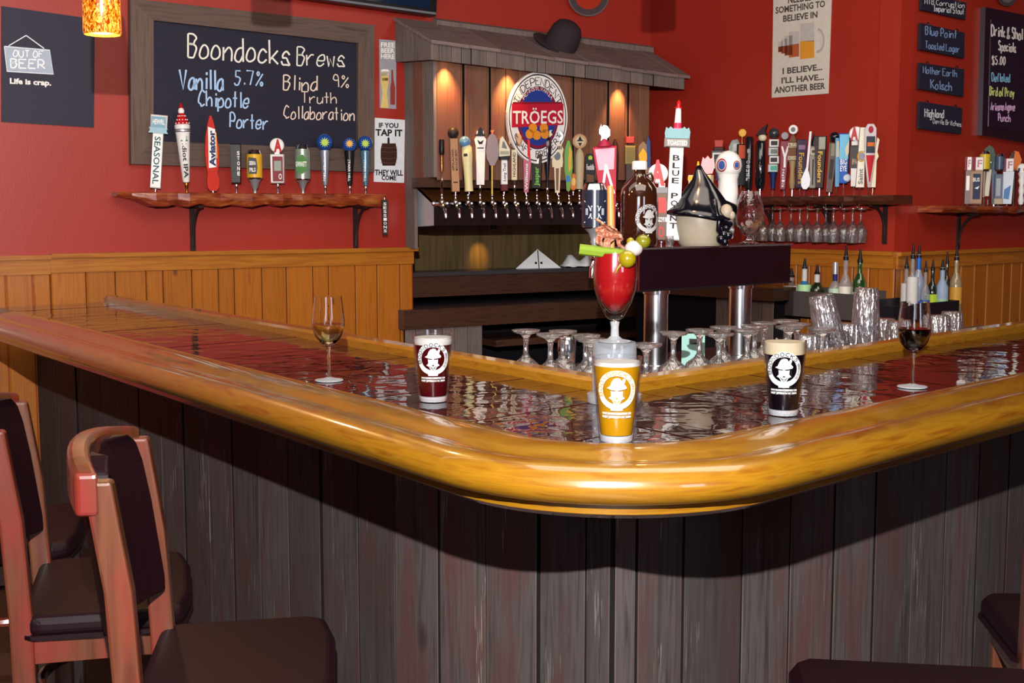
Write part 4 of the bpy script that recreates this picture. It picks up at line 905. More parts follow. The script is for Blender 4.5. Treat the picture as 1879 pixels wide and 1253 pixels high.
# ---- the tap wall: faucets and their handles
EH = .33
def onH(x, py=372): return WA.at(x, py, EH)
Zf = WA.z(930, 368, EH)
FX = [811, 836, 859, 881, 903, 924, 945, 966, 985, 1005, 1025, 1044, 1063, 1085, 1107, 1128, 1148]
kf = onH(940).y / F
fa = empty('beer_faucet', (0, 0, 0), 0)
fm = MB(); fm.tube([(0, .09, -.02), (0, .02, -.02), (0, -.01, -.03), (0, -.035, -.06), (0, -.04, -.10)], .0085, 8, rs=[.014, .013, .011, .009, .008]); fm.lathe([(.008, -.03), (.012, -.02), (.012, -.005), (.006, .004), (.005, .022), (.009, .026), (.009, .032), (0, .034)], 10)
fm.build('spout', MCHROME, fa)
MB().lathe([(.02, 0), (.02, .006), (.012, .012), (.012, .03)], 14, (0, 0, 0)).build('collar', MCHROME, fa).matrix_local = Matrix.Translation((0, .07, -.02)) @ Matrix.Rotation(math.radians(90), 4, 'X')
FN = ['slim copper handle at the left end', 'tan APPALACHIAN handle', 'cream handle with the blue ball', 'white hatted-man handle', 'brown handle on a gold stem', 'pointed cream handle with the red foot', 'sepia portrait handle', 'red and pink blade handle',
      'black handle with green script', 'tall black flower-topped handle', 'cream fan-crowned handle', 'green fish handle', 'round wooden badge handle', 'black hop-print handle', 'white and red round badge', 'dark bark-like handle', 'gold-framed handle at the right end']
FG = 'chrome beer faucets on the tap wall'
for i, x in enumerate(FX):
    o = fa if i == 0 else copy_tree(fa); p = onH(x); o.location = (p.x, p.y, Zf); o.rotation_euler = (0, 0, math.radians(34))
    prop(o, 'chrome beer faucet under the %s' % FN[i], 'faucet', FG)
ZH = Zf + .034
def hH(x, label, **k): return It('tap_lever', label, 'tap handle', onH(x), 'tap handles on the plank tap wall', zb=ZH, **k)
h = hH(811, 'slim dark copper tap handle at the left end of the tap wall'); h.cyl('ferrule', [(2, 0), (2, 20), (3.4, 22), (2, 26), (1.5, 40)], MCHROME, 0, 8); h.cyl('handle_body', [(3, 40), (4, 55), (3, 62), (4, 70)], pm('#8c4c2c', .25, .6)); h.cyl('top', [(4, 70), (5, 74), (5, 96), (4, 98)], BLKM)
h = hH(836, 'tan wooden tap handle lettered APPALACHIAN with a dark ball on top', lean=-2.2); h.ferrule(4, 2.2); h.box('handle_body', 4, 100, 14, 14, 12, pm('#ac7f5c', .5)); h.txt('APPALACHIAN', 42, 80, 4.5, DK, 'u', -3.4); h.txt('MOUNTAIN BREW', 42, 80, 4.5, DK, 'u', 3); h.patch('printed_bar', -4, 4, 20, 22, DK); h.ball('ball', 110, 10.5, pm('#2c2420', .5)); 
h = hH(861, 'cream fist-like tap handle with speckled blue ball', lean=-3); h.ferrule(5, 2.2); h.cyl('handle_body', [(8, 5), (7.5, 20), (8.5, 50), (10, 70), (9.5, 84), (6, 90)], pm('#d8d0a0', .4)); h.fr = -9 * h.kx; h.patch('stripe', -8, -1, 68, 73, BLKM, 1); h.ball('ball', 94, 11, pm('#5c86b0', .25, 0, .5), -3)
h = hH(881, 'white bottle-shaped tap handle of a man in a black hat'); h.ferrule(17, 2.2); h.poly('handle_body', [(-7, 17), (7, 17), (9, 86), (11, 98), (7, 104), (6, 114), (-6, 114), (-7, 104), (-11, 98), (-8, 86)], 9, WHT); h.poly('hat_print', [(-10, 106), (-5, 109), (-4, 117), (0, 121), (4, 117), (5, 109), (10, 106), (9, 104), (-9, 104)], 10, BLKM, .8); h.patch('lettering_bar', -6, 6, 82, 84, DK); h.poly('face_print', [(-3, 90), (3, 90), (6, 98), (0, 94), (-6, 98)], 1, DK, .3)
h = hH(903, 'wide brown tap handle on a thin gold stem'); h.cyl('stem', [(2.2, 0), (1.8, 40), (3, 56)], pm('#b09040', .3, .6)); h.poly('handle_body', [(-4, 52), (4, 52), (10, 64), (12, 78), (9, 100), (4, 108), (-4, 108), (-9, 100), (-12, 78), (-10, 64)], 7, pm('#6c3a1c', .3, 0, .5)); h.poly('flame_emblem', [(-3, 104), (3, 104), (1, 110), (4, 116), (-3, 115), (-1, 110)], 5, pm('#e88a50', .4))
h = hH(925, 'cream pointed tap handle with white lower panel and red foot'); h.ferrule(6, 2.2); h.box('foot', 6, 18, 13, 13, 10, pm('#5c1418', .3)); h.box('handle_body', 18, 62, 12, 11, 9, WHT); h.txt('Long Trail', 24, 56, 5, NAVY, 'u'); h.box('collar', 62, 68, 16, 20, 10, BLKM); h.poly('topper', [(-10, 68), (10, 70), (10, 82), (2, 96), (-3, 104), (-8, 100), (-10, 88)], 9, pm('#d8d4b8', .4)); h.poly('picture', [(-5, 84), (5, 82), (0, 94), (-3, 96)], 1, GREY, .5); h.patch('printed_bar', -8, 8, 72, 78, pm('#a0a08a', .5))
h = hH(944, 'tap handle with a round sepia portrait above a cream panel'); h.ferrule(18, 2.2); h.cyl('foot', [(4, 18), (5, 26)], DBR); h.box('handle_body', 26, 81, 10, 10, 8, pm('#d4c8ac', .5)); h.txt('HIGHLAND', 32, 76, 5, DK, 'u'); h.cyl('neck', [(2, 81), (2, 86)], DBR, 0, 8); h.disc('portrait', 99, 14, 7, pm('#b08a64', .4)); h.poly('hat_print', [(-8, 103), (8, 103), (5, 106), (4, 111), (-4, 111), (-5, 106)], 1, DBR, .4); h.poly('figure_print', [(-9, 88), (9, 88), (5, 96), (3, 102), (-3, 102), (-5, 96)], 1, DBR, .1)
h = hH(965, 'red and pink blade-shaped tap handle on the tap wall'); h.ferrule(5, 2.2); h.poly('handle_body', [(-4, 4), (4, 4), (9, 60), (-2, 102), (-6, 96), (-5, 50)], 7, pm('#b06078', .3)); h.poly('red_top', [(-9, 84), (8, 62), (6, 98), (-4, 104)], 9, RED); h.txt('Williams', 8, 56, 5, WHT, 'u')
h = hH(985, 'black tap handle with green script'); h.ferrule(11, 2.2); h.box('handle_body', 11, 72, 15, 19, 11, BLKM); h.txt('Jasper', 16, 50, 8, pm('#6cb848', .5), 'u'); h.poly('badge', [(-4, 56), (4, 56), (5, 66), (0, 62), (-5, 66)], 1, WHT, .4)
h = hH(1004, 'tall black tapered tap handle with a cream flower top'); h.ferrule(14, 2.2); h.cyl('handle_body', [(2.5, 14), (3, 30), (7.5, 75), (8, 96), (5, 104)], pm('#14101c', .15, 0, .6)); h.poly('flower_top', [(-10, 104), (-3, 102), (4, 104), (9, 108), (6, 113), (8, 117), (1, 115), (-3, 118), (-5, 113), (-11, 111)], 8, pm('#d8d4a0', .5))
h = hH(1023, 'cream tap handle with a grey medallion and a fan crown'); h.ferrule(5, 2.2); h.poly('stem', [(-4, 4), (4, 4), (6, 50), (-6, 50)], 8, CRM); h.poly('stem_inlay', [(-2, 8), (2, 8), (3, 48), (-3, 48)], 1, BRNM, .3); h.poly('crown', [(-9, 50), (9, 50), (10, 60), (9, 72), (11, 82), (6, 92), (-6, 92), (-11, 82), (-9, 72), (-10, 60)], 10, CRM); h.disc('picture', 70, 7, 11.5, pm('#5a6468', .4), 0, 9)
for dx in (-7, -4, -1.3, 1.3, 4, 7): h.patch('fan_slot', dx - .8, dx + .8, 82, 88, DK)
h.cyl('neck', [(1.5, 92), (1.5, 96)], MBRASS, 0, 8); h.disc('medallion', 106, 11.5, 6, pm('#a8acb0', .3, .4)); h.poly('fish_print', [(-7, 104), (0, 101), (7, 106), (2, 112), (-4, 110)], 1, GREY, .4)
h = hH(1043, 'green and yellow fish tap handle'); h.ferrule(10, 2); h.poly('handle_body', [(-3, 8), (3, 8), (5, 24), (8, 50), (7, 80), (2, 98), (-2, 98), (-7, 80), (-7, 45), (-4, 24)], 7, pm('#5c9c3c', .25, 0, .4)); h.poly('yellow_flank', [(1, 40), (6, 48), (6, 78), (2, 90), (0, 60)], 1, YEL, .5); h.poly('blue_tail', [(-4, 24), (4, 24), (3, 34), (-3, 36)], 1, SKY, .5)
h = hH(1052, 'small orange oval tap handle behind the row'); h.e.location += Vector((0, .03, 0)); h.ferrule(8, 2); h.disc('handle_body', 24, 8, 8, ORG, 0, 16); h.disc('inner_oval', 24, 5, 9.5, pm('#e8b060', .4), 0, 9)
h = hH(1063, 'round wooden badge tap handle on a pale wood shaft'); h.ferrule(11, 2.4); h.cyl('shaft', [(7, 11), (7.5, 30), (8.5, 68), (7, 76), (3, 84)], pm('#b8a888', .5)); h.disc('badge', 97, 13.5, 7, pm('#b8906c', .5)); h.disc('badge_face', 97, 10, 8.5, pm('#c8b898', .5)); h.poly('hat_print', [(-7, 97), (7, 97), (3, 100), (1, 105), (-1, 105), (-3, 100)], 1, DK, .3); h.poly('face_print', [(-4, 94), (4, 94), (0, 88)], 1, DK, .1)
h = hH(1082, 'black rounded tap handle with a green hop print'); h.ferrule(20, 2); h.poly('handle_body', [(-9, 20), (9, 20), (9, 68), (5, 75), (-5, 75), (-9, 68)], 9, BLKM); h.poly('hop_print', [(-3, 64), (3, 64), (4, 69), (0, 72), (-4, 69)], 1, LIME, .3); h.txt('Foothills', 46, 56, 14, WHT, 'h'); h.poly('orange_print', [(-6, 24), (6, 24), (7, 36), (-7, 38)], 1, BRNM, .3)
# more handles partly hidden behind the tower items
h = hH(1112, 'white and red round-topped tap handle behind the dark can'); h.ferrule(16, 2); h.cyl('handle_body', [(4, 16), (6, 50), (3, 56)], pm('#8c2430', .3)); h.disc('badge', 66, 10, 6, pm('#d8c4c4', .4)); h.disc('badge_face', 66, 6.5, 7.5, pm('#8c2c3c', .4))
h = hH(1128, 'dark bark-like tap handle beside the amber growler'); h.ferrule(10, 2); h.cyl('handle_body', [(5, 10), (6, 40), (7, 70), (5, 92), (2, 102)], DBR)
h = hH(1155, 'tap handle with gold frame and red cap behind the growler'); h.ferrule(10, 2); h.box('handle_body', 10, 92, 14, 16, 10, DBR); h.box('frame', 56, 90, 19, 19, 12, pm('#8a7c3c', .4)); h.patch('picture', -7, 7, 60, 86, pm('#746830', .4)); h.box('cap', 94, 106, 16, 16, 10, pm('#b43a34', .4))
h = hH(1180, 'blue and bronze arch-shaped tap handle behind the growler'); h.ferrule(10, 2); h.poly('handle_body', [(-12, 40), (12, 40), (14, 70), (8, 90), (0, 98), (-8, 90), (-14, 70)], 9, pm('#6e5a44', .4, .3)); h.poly('inner_arch', [(-6, 60), (6, 60), (8, 74), (0, 86), (-8, 74)], 1, YEL, .5); h.poly('blue_side', [(8, 50), (14, 52), (13, 96), (9, 108), (6, 96)], 11, pm('#26407c', .3)); h.cyl('shaft', [(4, 8), (5, 42)], DBR)

# ---- right-hand shelf on the side wall
G2 = 'tap handles on the shelf above the hanging glasses'
Z2 = ZS2 + .001
def hB(x, label, e=.1, **k): return It('tap_lever', label, 'tap handle', WB.at(x, 358, e), G2, zb=Z2, **k)
def fer(h, y=14): h.cyl('ferrule', [(1.6, 0), (1.6, y)], MCHROME, 0, 8)
h = hB(1318, 'grey square-framed tap handle with a red cap'); fer(h, 50); h.box('handle_body', 50, 84, 26, 27, 10, GREY); h.patch('frame', -11, 11, 52, 80, WHT); h.patch('picture', -8, 8, 55, 77, pm('#3c4440', .5)); h.box('cap', 90, 103, 15, 17, 9, pm('#c0483c', .4)); h.box('neck', 84, 90, 20, 20, 8, DBR); h.cyl('shaft', [(5, 30), (7, 52)], pm('#5a4a6c', .4))
h = hB(1347, 'grey metal fish tap handle above the white oval handle'); fer(h, 20); h.poly('handle_body', [(-5, 20), (5, 20), (9, 60), (10, 92), (4, 104), (-6, 102), (-12, 90), (-9, 60)], 8, pm('#7c847c', .35, .3)); h.poly('gill_print', [(-6, 80), (4, 84), (6, 96), (-4, 96)], 1, pm('#c8ccc8', .4), .5)
h = hB(1360, 'orange and black picture tap handle with a gold disc top', .13); fer(h, 20); h.box('handle_body', 20, 70, 12, 14, 8, BLKM); h.box('picture_block', 66, 95, 18, 18, 10, DK); h.patch('picture', -7, 6, 69, 93, pm('#b8481c', .4)); h.cyl('neck', [(1.5, 95), (1.5, 108)], MCHROME, 0, 8); h.disc('top_disc', 115, 7.5, 5, pm('#c8922c', .3, .3))
h = hB(1373, 'black cylinder tap handle with silver script', .13); fer(h, 14); h.cyl('handle_body', [(5, 12), (7, 20), (7.5, 106), (6, 108)], pm('#14141c', .2, 0, .5)); h.fr = -7.5 * h.kx; h.txt('Oskar', 28, 66, 7, pm('#a8b4c0', .4), 's'); h.disc('emblem', 82, 4, 15.5, pm('#9098a0', .4), 0, 7)
h = hB(1394, 'shiny black tap handle topped by a skull with a feathered pirate hat', .12); fer(h, 16); h.cyl('handle_body', [(6, 14), (9, 26), (9, 96), (7, 100)], pm('#101820', .08, .3, .8)); h.ball('skull', 106, 8, pm('#d4ccac', .5), 3, 7); h.poly('hat', [(-9, 110), (12, 112), (8, 117), (12, 130), (3, 124), (-4, 117)], 12, pm('#241418', .6))
h = hB(1418, 'tap handle of stacked black and white picture squares'); fer(h, 18); h.cyl('shaft', [(4, 14), (5, 30), (7, 44)], NAVY)
for j, y in enumerate((44, 59, 74, 89)):
    h.box('square', y, y + 14, 18, 18, 9, WHT if j % 2 else pm('#b8c4c4', .4), (-1, 1, -1, 0)[j]); h.patch('square_print', -6, 6, y + 3, y + 11, (pm('#4c9c8c', .4), BLKM, GREY, BLKM)[j])
h.ball('ball', 114, 9.5, pm('#3c4044', .25, .3))
h = hB(1438, 'maroon tap handle with a white Y and a crown top'); fer(h, 12); h.box('handle_body', 12, 100, 9, 16, 8, MAR, -2, 1); h.poly('letter_y_print', [(-6, 90), (-1, 70), (-1, 52), (3, 52), (3, 70), (9, 90), (5, 90), (1, 76), (-3, 90)], 1, WHT, .4); h.txt('WARWICK', 16, 50, 5, WHT, 's', -1); h.disc('crown_top', 109, 7, 6, pm('#948c94', .4)); 
h = hB(1453, 'carved wooden tap handle lettered BROWN with a white round medallion'); fer(h, 16); h.cyl('shaft', [(4, 14), (6, 24), (4.5, 46), (7, 64)], pm('#a08860', .5)); h.box('handle_body', 62, 98, 16, 17, 9, BRNM); h.patch('band', -8, 8, 88, 96, CRM, .3); h.txt('BUZZ', 89, 95, 13, DK, 'h'); h.patch('band', -8, 8, 66, 72, CRM, .3); h.txt('BROWN', 67, 71, 14, DK, 'h'); h.poly('cone_top', [(-7, 98), (7, 98), (2, 110), (-2, 110)], 7, BRNM); h.disc('medallion', 120, 8.5, 5, WHT); h.disc('medallion_print', 120, 5, 6, GREY)
h = hB(1467, 'dark purple tap handle with gold Founders lettering', lean=1); fer(h, 14); h.box('handle_body', 14, 102, 15, 18, 9, pm('#3c2c44', .35)); h.txt('Founders', 22, 78, 9, GOLD, 'v'); h.patch('print', -6, 6, 84, 92, pm('#8c6c8c', .4))
h = hB(1480, 'white wooden spoon-shaped tap handle', .15, lean=3); h.cyl('ferrule', [(1.6, 0), (1.6, 10)], MCHROME, -4, 8); h.poly('bowl', [(-12, 30), (-11, 18), (-7, 12), (-1, 12), (4, 18), (5, 30), (1, 42), (-2, 52), (-4, 52)], 5, pm('#e4e8f0', .35)); h.box('spoon_stem', 48, 116, 4, 4, 4, pm('#dce0e8', .4), -2.5, -1.5)
h = hB(1491, 'grey tap handle with a round cog on its side'); fer(h, 14); h.box('handle_body', 14, 90, 12, 13, 8, pm('#8c8478', .4)); h.disc('cog', 80, 9, 12, pm('#b0a890', .4)); h.disc('cog_hole', 80, 4.5, 13.5, DBR); h.cyl('tip', [(4, 90), (5, 98), (2, 106), (1, 112)], BLKM); h.patch('stripe', -1, 1, 20, 66, DK)
h = hB(1503, 'dark brown tap handle with gold Founders lettering and a grey portrait'); fer(h, 14); h.box('handle_body', 14, 108, 14, 22, 9, pm('#34282c', .4)); h.patch('portrait', -2, 10, 84, 106, pm('#9c9c8c', .4)); h.txt('Founders', 24, 80, 8, GOLD, 'v', 1)
h = hB(1521, 'leaning bronze-brown tap handle with a shiny black ball top', lean=4); fer(h, 8); h.box('handle_body', 6, 96, 11, 16, 9, pm('#4c3c34', .35, .3)); h.patch('pale_panel', -3, 6, 72, 94, pm('#8c8468', .4)); h.patch('lettering_bar', -3, 4, 30, 66, pm('#2c2424', .4)); h.ball('ball', 106, 9.5, pm('#101420', .1, 0, .8))
h = hB(1535, 'narrow pale blue and cream tap handle'); fer(h, 16); h.box('handle_body', 16, 104, 7, 10, 7, pm('#6ca4cc', .35)); h.patch('cream_print', -3, 3, 70, 98, CRM)
h = hB(1547, 'bright blue tap handle lettered BIG EYE'); fer(h, 22); h.box('handle_body', 22, 112, 14, 20, 10, pm('#1c5cb4', .5)); h.poly('wave_print', [(-8, 66), (8, 66), (9, 110), (-8, 110)], 1, pm('#6cb8d8', .4), .4); h.poly('cream_wave', [(4, 70), (9, 76), (9, 100), (2, 84)], 1, CRM, .2); h.txt('BIG', 56, 66, 12, WHT, 'h'); h.txt('EYE', 44, 54, 12, WHT, 'h'); h.disc('blue_disc', 32, 7.5, 12, pm('#c4ccd8', .4), 6)
h = hB(1566, 'round letter A tap handle with a dark text panel on the side wall shelf'); fer(h, 16); h.box('handle_body', 16, 50, 10, 12, 8, WHT); h.box('text_panel', 48, 90, 16, 15, 9, pm('#3a3434', .4)); h.txt('IPA', 56, 66, 9, pm('#c8a888', .5), 'h', 1); h.box('neck', 90, 98, 12, 12, 8, WHT); h.disc('topper', 111, 13, 8, WHT, 2); h.txt('A', 101, 124, 14, RED, 'h', -1, .06)
h = hB(1577, 'white paddle tap handle with a gold-ringed round picture', .14); fer(h, 14); h.box('handle_body', 14, 122, 15, 9, 8, pm('#e0dccc', .4), 0, 2); h.disc('ring', 70, 8.5, 10, GOLD, 1, 11); h.disc('picture', 70, 6.5, 11.5, pm('#8c8ca0', .4), 1, 9); h.txt('Saint', 20, 48, 8, GREY, 'u')
h = hB(1594, 'silver-topped tap handle with a red oval and dark picture', .12); fer(h, 14); h.poly('handle_body', [(-3, 14), (3, 14), (10, 70), (10, 120), (5, 128), (-6, 128), (-11, 120), (-10, 70)], 9, pm('#b4acac', .3, .3)); h.poly('red_inlay', [(-1, 24), (1, 24), (8, 72), (-8, 72)], 1, RED, .4); h.patch('picture', -8, 8, 76, 106, pm('#26303c', .4)); h.disc('red_oval', 118, 5.5, 11, pm('#a01430', .4), 0, 7.5); h.patch('orange_print', -6, 7, 88, 95, ORG)
h = hB(1601, 'slim cream oar-shaped tap handle at the right end of the shelf', .15, lean=3); fer(h, 12); h.poly('handle_body', [(-4, 14), (4, 14), (3, 40), (2, 62), (5, 70), (2, 78), (4, 100), (0, 104), (-2, 80), (-1, 62)], 6, pm('#d8ccb0', .4))

# ---- far right shelf
G3 = 'tap handles on the far right shelf'; Z3 = ZS3 + .001
def hC(x, label, e=.09, **k): return It('tap_lever', label, 'tap handle', WC.at(x, 376, e), G3, zb=Z3, **k)
def flag(h, y0, w, dx=0):
    h.box('flag_block', y0, y0 + 24, w, w, 9, WHT, dx); f = h.fr; h.poly('flag_red', [(dx - w / 2, y0), (dx - w / 2 + w * .3, y0), (dx - w / 2 + w * .3, y0 + 24), (dx - w / 2, y0 + 24)], 1, MAR, .4); h.fr = f; h.txt('F', y0 + 6, y0 + 19, w * .42, pm('#b07888', .5), 'h', dx + w * .16)
h = hC(1774, 'narrow tap handle with red and white flag top, leftmost on the far right shelf', .12); fer(h, 4); h.box('handle_body', 3, 64, 10, 9, 8, pm('#7c6c6c', .4)); h.patch('print', -3, 3, 28, 54, WHT); flag(h, 64, 11)
h = hC(1789, 'tan tap handle with navy panel and pink letter F flag top'); fer(h, 4); h.box('handle_body', 3, 64, 23, 24, 10, pm('#a4866c', .4)); h.patch('navy_panel', -6, 8, 12, 58, pm('#26304c', .4)); h.txt('BUS', 44, 51, 12, WHT, 'h'); h.poly('bird_print', [(-3, 32), (6, 36), (3, 30)], 1, WHT, .3); flag(h, 64, 21, 2)
h = hC(1804, 'yellow beer can tap handle on a cream paddle', .04); fer(h, 18); h.cyl('shaft', [(2, 16), (3, 64)], pm('#988878', .4)); h.can(66, 94, 10, pm('#c8b02c', .3)); 
h = hC(1812, 'tall green arch-topped tap handle with cream blade', .02); fer(h, 12); h.poly('handle_body', [(-6, 18), (2, 18), (6, 70), (-3, 72)], 7, pm('#cfcab4', .4)); h.poly('arch_top', [(-11, 66), (11, 66), (12, 90), (8, 104), (0, 110), (-8, 104), (-12, 90)], 8, pm('#2c4434', .4)); h.patch('print', -5, 5, 78, 80, WHT)
h = hC(1823, 'slate-blue blade tap handle', .06); fer(h, 6); h.poly('handle_body', [(-3, 3), (3, 3), (4, 60), (-1, 88), (-5, 60)], 6, pm('#5c6c84', .35))
h = hC(1831, 'slate blue beer can tap handle with red print'); fer(h, 4); h.box('handle_body', 3, 58, 15, 15, 9, pm('#5c6474', .4)); h.patch('pale_print', -5, 3, 18, 50, pm('#98a0a8', .4)); h.can(66, 90, 9, pm('#44546c', .3)); h.box('foot', 3, 14, 17, 17, 11, pm('#a8a084', .4)); h.patch('red_print', -2, 5, 0, .1, RED)
h = hC(1847, 'white and blue ice picture tap handle with flag top'); fer(h, 4); h.poly('handle_body', [(-10, 4), (8, 4), (11, 62), (-9, 62)], 9, pm('#cdd8e4', .35)); h.poly('ice_print', [(-7, 14), (3, 12), (6, 38), (-6, 30)], 1, pm('#4c7cb0', .4), .4); flag(h, 62, 20)
h = hC(1859, 'orange and black butterfly tap handle on a brown shaft', .05); fer(h, 4); h.cyl('shaft', [(3, 4), (4, 50), (3, 70)], DBR); h.poly('wing', [(-9, 66), (8, 64), (12, 84), (6, 98), (-2, 100), (-10, 90)], 6, ORG); h.poly('wing_edge', [(-10, 88), (-3, 84), (-1, 99), (-8, 96)], 7, DBR)
h = hC(1873, 'white robot-shaped tap handle at the right edge of the far shelf', .11); fer(h, 4); h.cyl('handle_body', [(4, 3), (6, 10), (4, 20), (6, 28), (4, 38), (7, 46), (5, 52), (8, 60)], WHT, 0, 12); h.disc('head', 68, 9, 10, WHT); h.disc('eye', 66, 3, 11.5, NAVY, -5, 5); h.disc('eye', 66, 3, 11.5, NAVY, 5, 5)

# ================================================================== BEER TOWER
TP = Plane((.425, 4.2), 43); ZTT, ZTB = 1.352, 1.204
tw_a1 = TP.al(1451)
tower = empty('beer_tower', tuple(TP.P(.4, 0, 0)), 0, 'black glossy box-shaped beer tower standing on two chrome columns', 'beer tower')
TI = Matrix.Translation((-tower.location.x, -tower.location.y, 0))
mb = MB(TI); pbox(mb, TP, 0, tw_a1, -.20, 0, ZTB + .006, ZTT - .006); mb.build('housing', MGLOSSB, tower)
mb = MB(TI); pbox(mb, TP, -.004, tw_a1 + .004, -.204, .004, ZTT - .006, ZTT); mb.build('top_trim', pm('#8a8488', .12, .8), tower)
mb = MB(TI); pbox(mb, TP, -.004, tw_a1 + .004, -.204, .004, ZTB, ZTB + .006); mb.build('bottom_trim', pm('#3a383e', .12, .8), tower)
mb = MB(TI); pbox(mb, TP, -.004, .0, -.0, .004, ZTB + .006, ZTT - .006); mb.build('edge_trim', MCHROME, tower)
for x in (1205, 1360):
    a = TP.al(x, -.1); c = TP.P(a, -.1, 0); m2 = TI @ Matrix.Translation(c)
    MB(m2).lathe([(.05, .92), (.05, .932), (.043, .936), (.043, ZTB - .02), (.048, ZTB - .018), (.048, ZTB)], 28).build('column', MCOLM, tower)
mb = MB(); pbox(mb, TP, -.25, 1.3, -.4, .2, .88, .92); o = mb.build('tower_counter', pm('#2a2426', .4)); prop(o, 'dark steel counter carrying the two chrome tower columns', 'counter')
MB().box(-.02, .02, -.02, .02, .0, .88).build('support_leg', MBLACK, o).location = TP.P(.1, -.1, 0)
MB().box(-.02, .02, -.02, .02, .0, .88).build('support_leg', MBLACK, o).location = TP.P(1.0, -.1, 0)
def onT(x, e=-.1): p = TP.at(x, 450, e); p.z = ZTT + .0005; return p
WHT = pm('#e6e4e2', .5, k=.72)
def T(name, x, label, cat, e=-.1, **k): return It(name, label, cat, onT(x, e), None, **k)
# boondocks emblem on a curved side
def emblem(parent, R, zc, size, back, front, u0=0, text2=True, off=.0008):
    """round bearded-man emblem; R(z) radius, zc centre height"""
    def mpf(l):
        def f(u, v):
            z = zc + v * size; r = R(z) + off * (1 + l * .8); a = u0 + u * size / R(z); return (r * math.sin(a), -r * math.cos(a), z)
        return f
    mb = MB(); annulus(0, 0, .72, 1.0, mpf(1), mb, n=48)
    arctext('', 0, 0, 1, 1, 0, 0, mpf(2), mb)
    mb.build('emblem_ring', front, parent, fix=False)
    mb = MB(); arctext('BOONDOCKS', 0, 0, .86, .2, 205, 30, mpf(2), mb, 0, 1, .2); arctext('BREWING', 0, 0, .86, .13, 22, -42, mpf(2), mb, 0, 1, .2); mb.build('lettering', back, parent, fix=False)
    mb = MB()
    hat = [(-.5, .1), (-.34, .2), (-.26, .42), (-.16, .56), (0, .62), (.14, .6), (.24, .46), (.34, .6), (.44, .52), (.36, .3), (.5, .14), (.46, .06), (.2, .0), (0, -.02), (-.25, .0)]
    beard = [(-.3, -.04), (-.28, -.3), (-.4, -.42), (-.24, -.5), (-.16, -.66), (0, -.84), (.16, -.66), (.24, -.5), (.4, -.42), (.28, -.3), (.3, -.04), (.24, -.06), (.2, -.34), (.08, -.28), (0, -.32), (-.08, -.28), (-.2, -.34), (-.24, -.06)]
    cutmap(hat, mpf(1), .12, mb); cutmap(beard, mpf(1), .12, mb); cutmap([(-.05, -.02), (.05, -.02), (.06, -.2), (-.06, -.2)], mpf(1), .12, mb)
    cutmap([(-.28, -1.06), (.28, -1.06), (.3, -.92), (.1, -.86), (-.1, -.86), (-.3, -.92)], mpf(1.6), .12, mb)
    mb.build('bearded_man_print', front, parent, fix=False)
    mb = MB(); cutmap([(-.07, -.46), (.07, -.46), (.05, -.38), (-.05, -.38)], mpf(2), .12, mb); mb.build('mouth_print', back, parent, fix=False)
    mb = MB(); m_ = mpf(2)
    for P in ([(-.2, -.46), (-.08, -.62), (0, -.72), (.08, -.62), (.2, -.46)], [(-.1, -.54), (0, -.62), (.1, -.54)]):
        vs, fs = ribbon(P, .035); mb.add([m_(*q) for q in vs], fs)
    mb.build('beard_line_print', back, parent, fix=False)
    if text2:
        mb = MB()
        for i, (t, hh) in enumerate((('WWW BOONDOCKSBREWING COM', .12), ('WEST JEFFERSON NC 28694', .12))):
            vs, fs, W = font2d(t, .05); s_ = 1.5 / W; m_ = mpf(1); y0 = -1.26 - i * .17
            mb.add([m_((x * s_ - .75), y0 + y * hh) for x, y in vs], fs)
        mb.build('lettering', front, parent, fix=False)
LOGOW = pm('#f2f2f2', .5, k=.4); AMB = pm('#2a1208', .08, 0, 1)
# growler
g = T('growler', 1172, 'large amber growler with white cap and a bearded-man emblem', 'bottle', -.06, yaw=0); e = g.e
rg = .0635; MB().lathe([(.05, 0), (.06, .004), (rg, .014), (rg, .17), (.06, .198), (.045, .222), (.026, .238), (.022, .25), (.022, .275)], 32).build('bottle_body', AMB, e); gbd = [c for c in COL.objects if c.parent == e][0]
MB().lathe([(.026, .262), (.026, .287), (.022, .291), (0, .291)], 20).build('cap', WHT, e); MB().tube([(.022, 0, .245), (.04, 0, .25), (.046, 0, .232), (.04, 0, .21)], .005, 8).build('finger_ring', AMB, e)
emblem(gbd, lambda z: rg, .098, .047, AMB, LOGOW, .55, False)
MB().tube([(-.03, -rg * .9, .02), (-.03, -rg * .9, .17)], .0006, 4)
# dark crowler can on a chrome funnel
h = T('tap_lever', 1091, 'dark navy beer can tap handle with white crossed lines beside the growler', 'tap handle', -.19, yaw=0)
sc_ = 1.0; h.cyl('funnel', [(4, -26), (4, -8), (5, -6), (5, 2), (8, 8), (7, 14), (12, 26), (20, 34)], SLV); h.can(36, 104, 24, pm('#1c2434', .25, 0, .3)); f = lambda x, y: (24.2 * math.sin(x / 24) * h.kx, -24.3 * math.cos(x / 24) * h.kx, y * h.kz)
mb = MB()
for P in ([(-22, 84), (-10, 72), (-8, 66), (8, 66), (10, 72), (22, 84)], [(-22, 44), (-10, 54), (-8, 60), (8, 60), (10, 54), (22, 44)], [(-8, 66), (-6, 74), (6, 74), (8, 66)], [(-8, 60), (-6, 52), (6, 52), (8, 60)], [(-14, 58), (-14, 70)], [(-17, 58), (-17, 70)], [(14, 58), (14, 70)], [(17, 58), (17, 70)]):
    vs, fs = ribbon(P, 1.6); mb.add([f(*q) for q in vs], fs)
mb.build('line_print', pm('#c4ccd4', .4), h.e, fix=False)
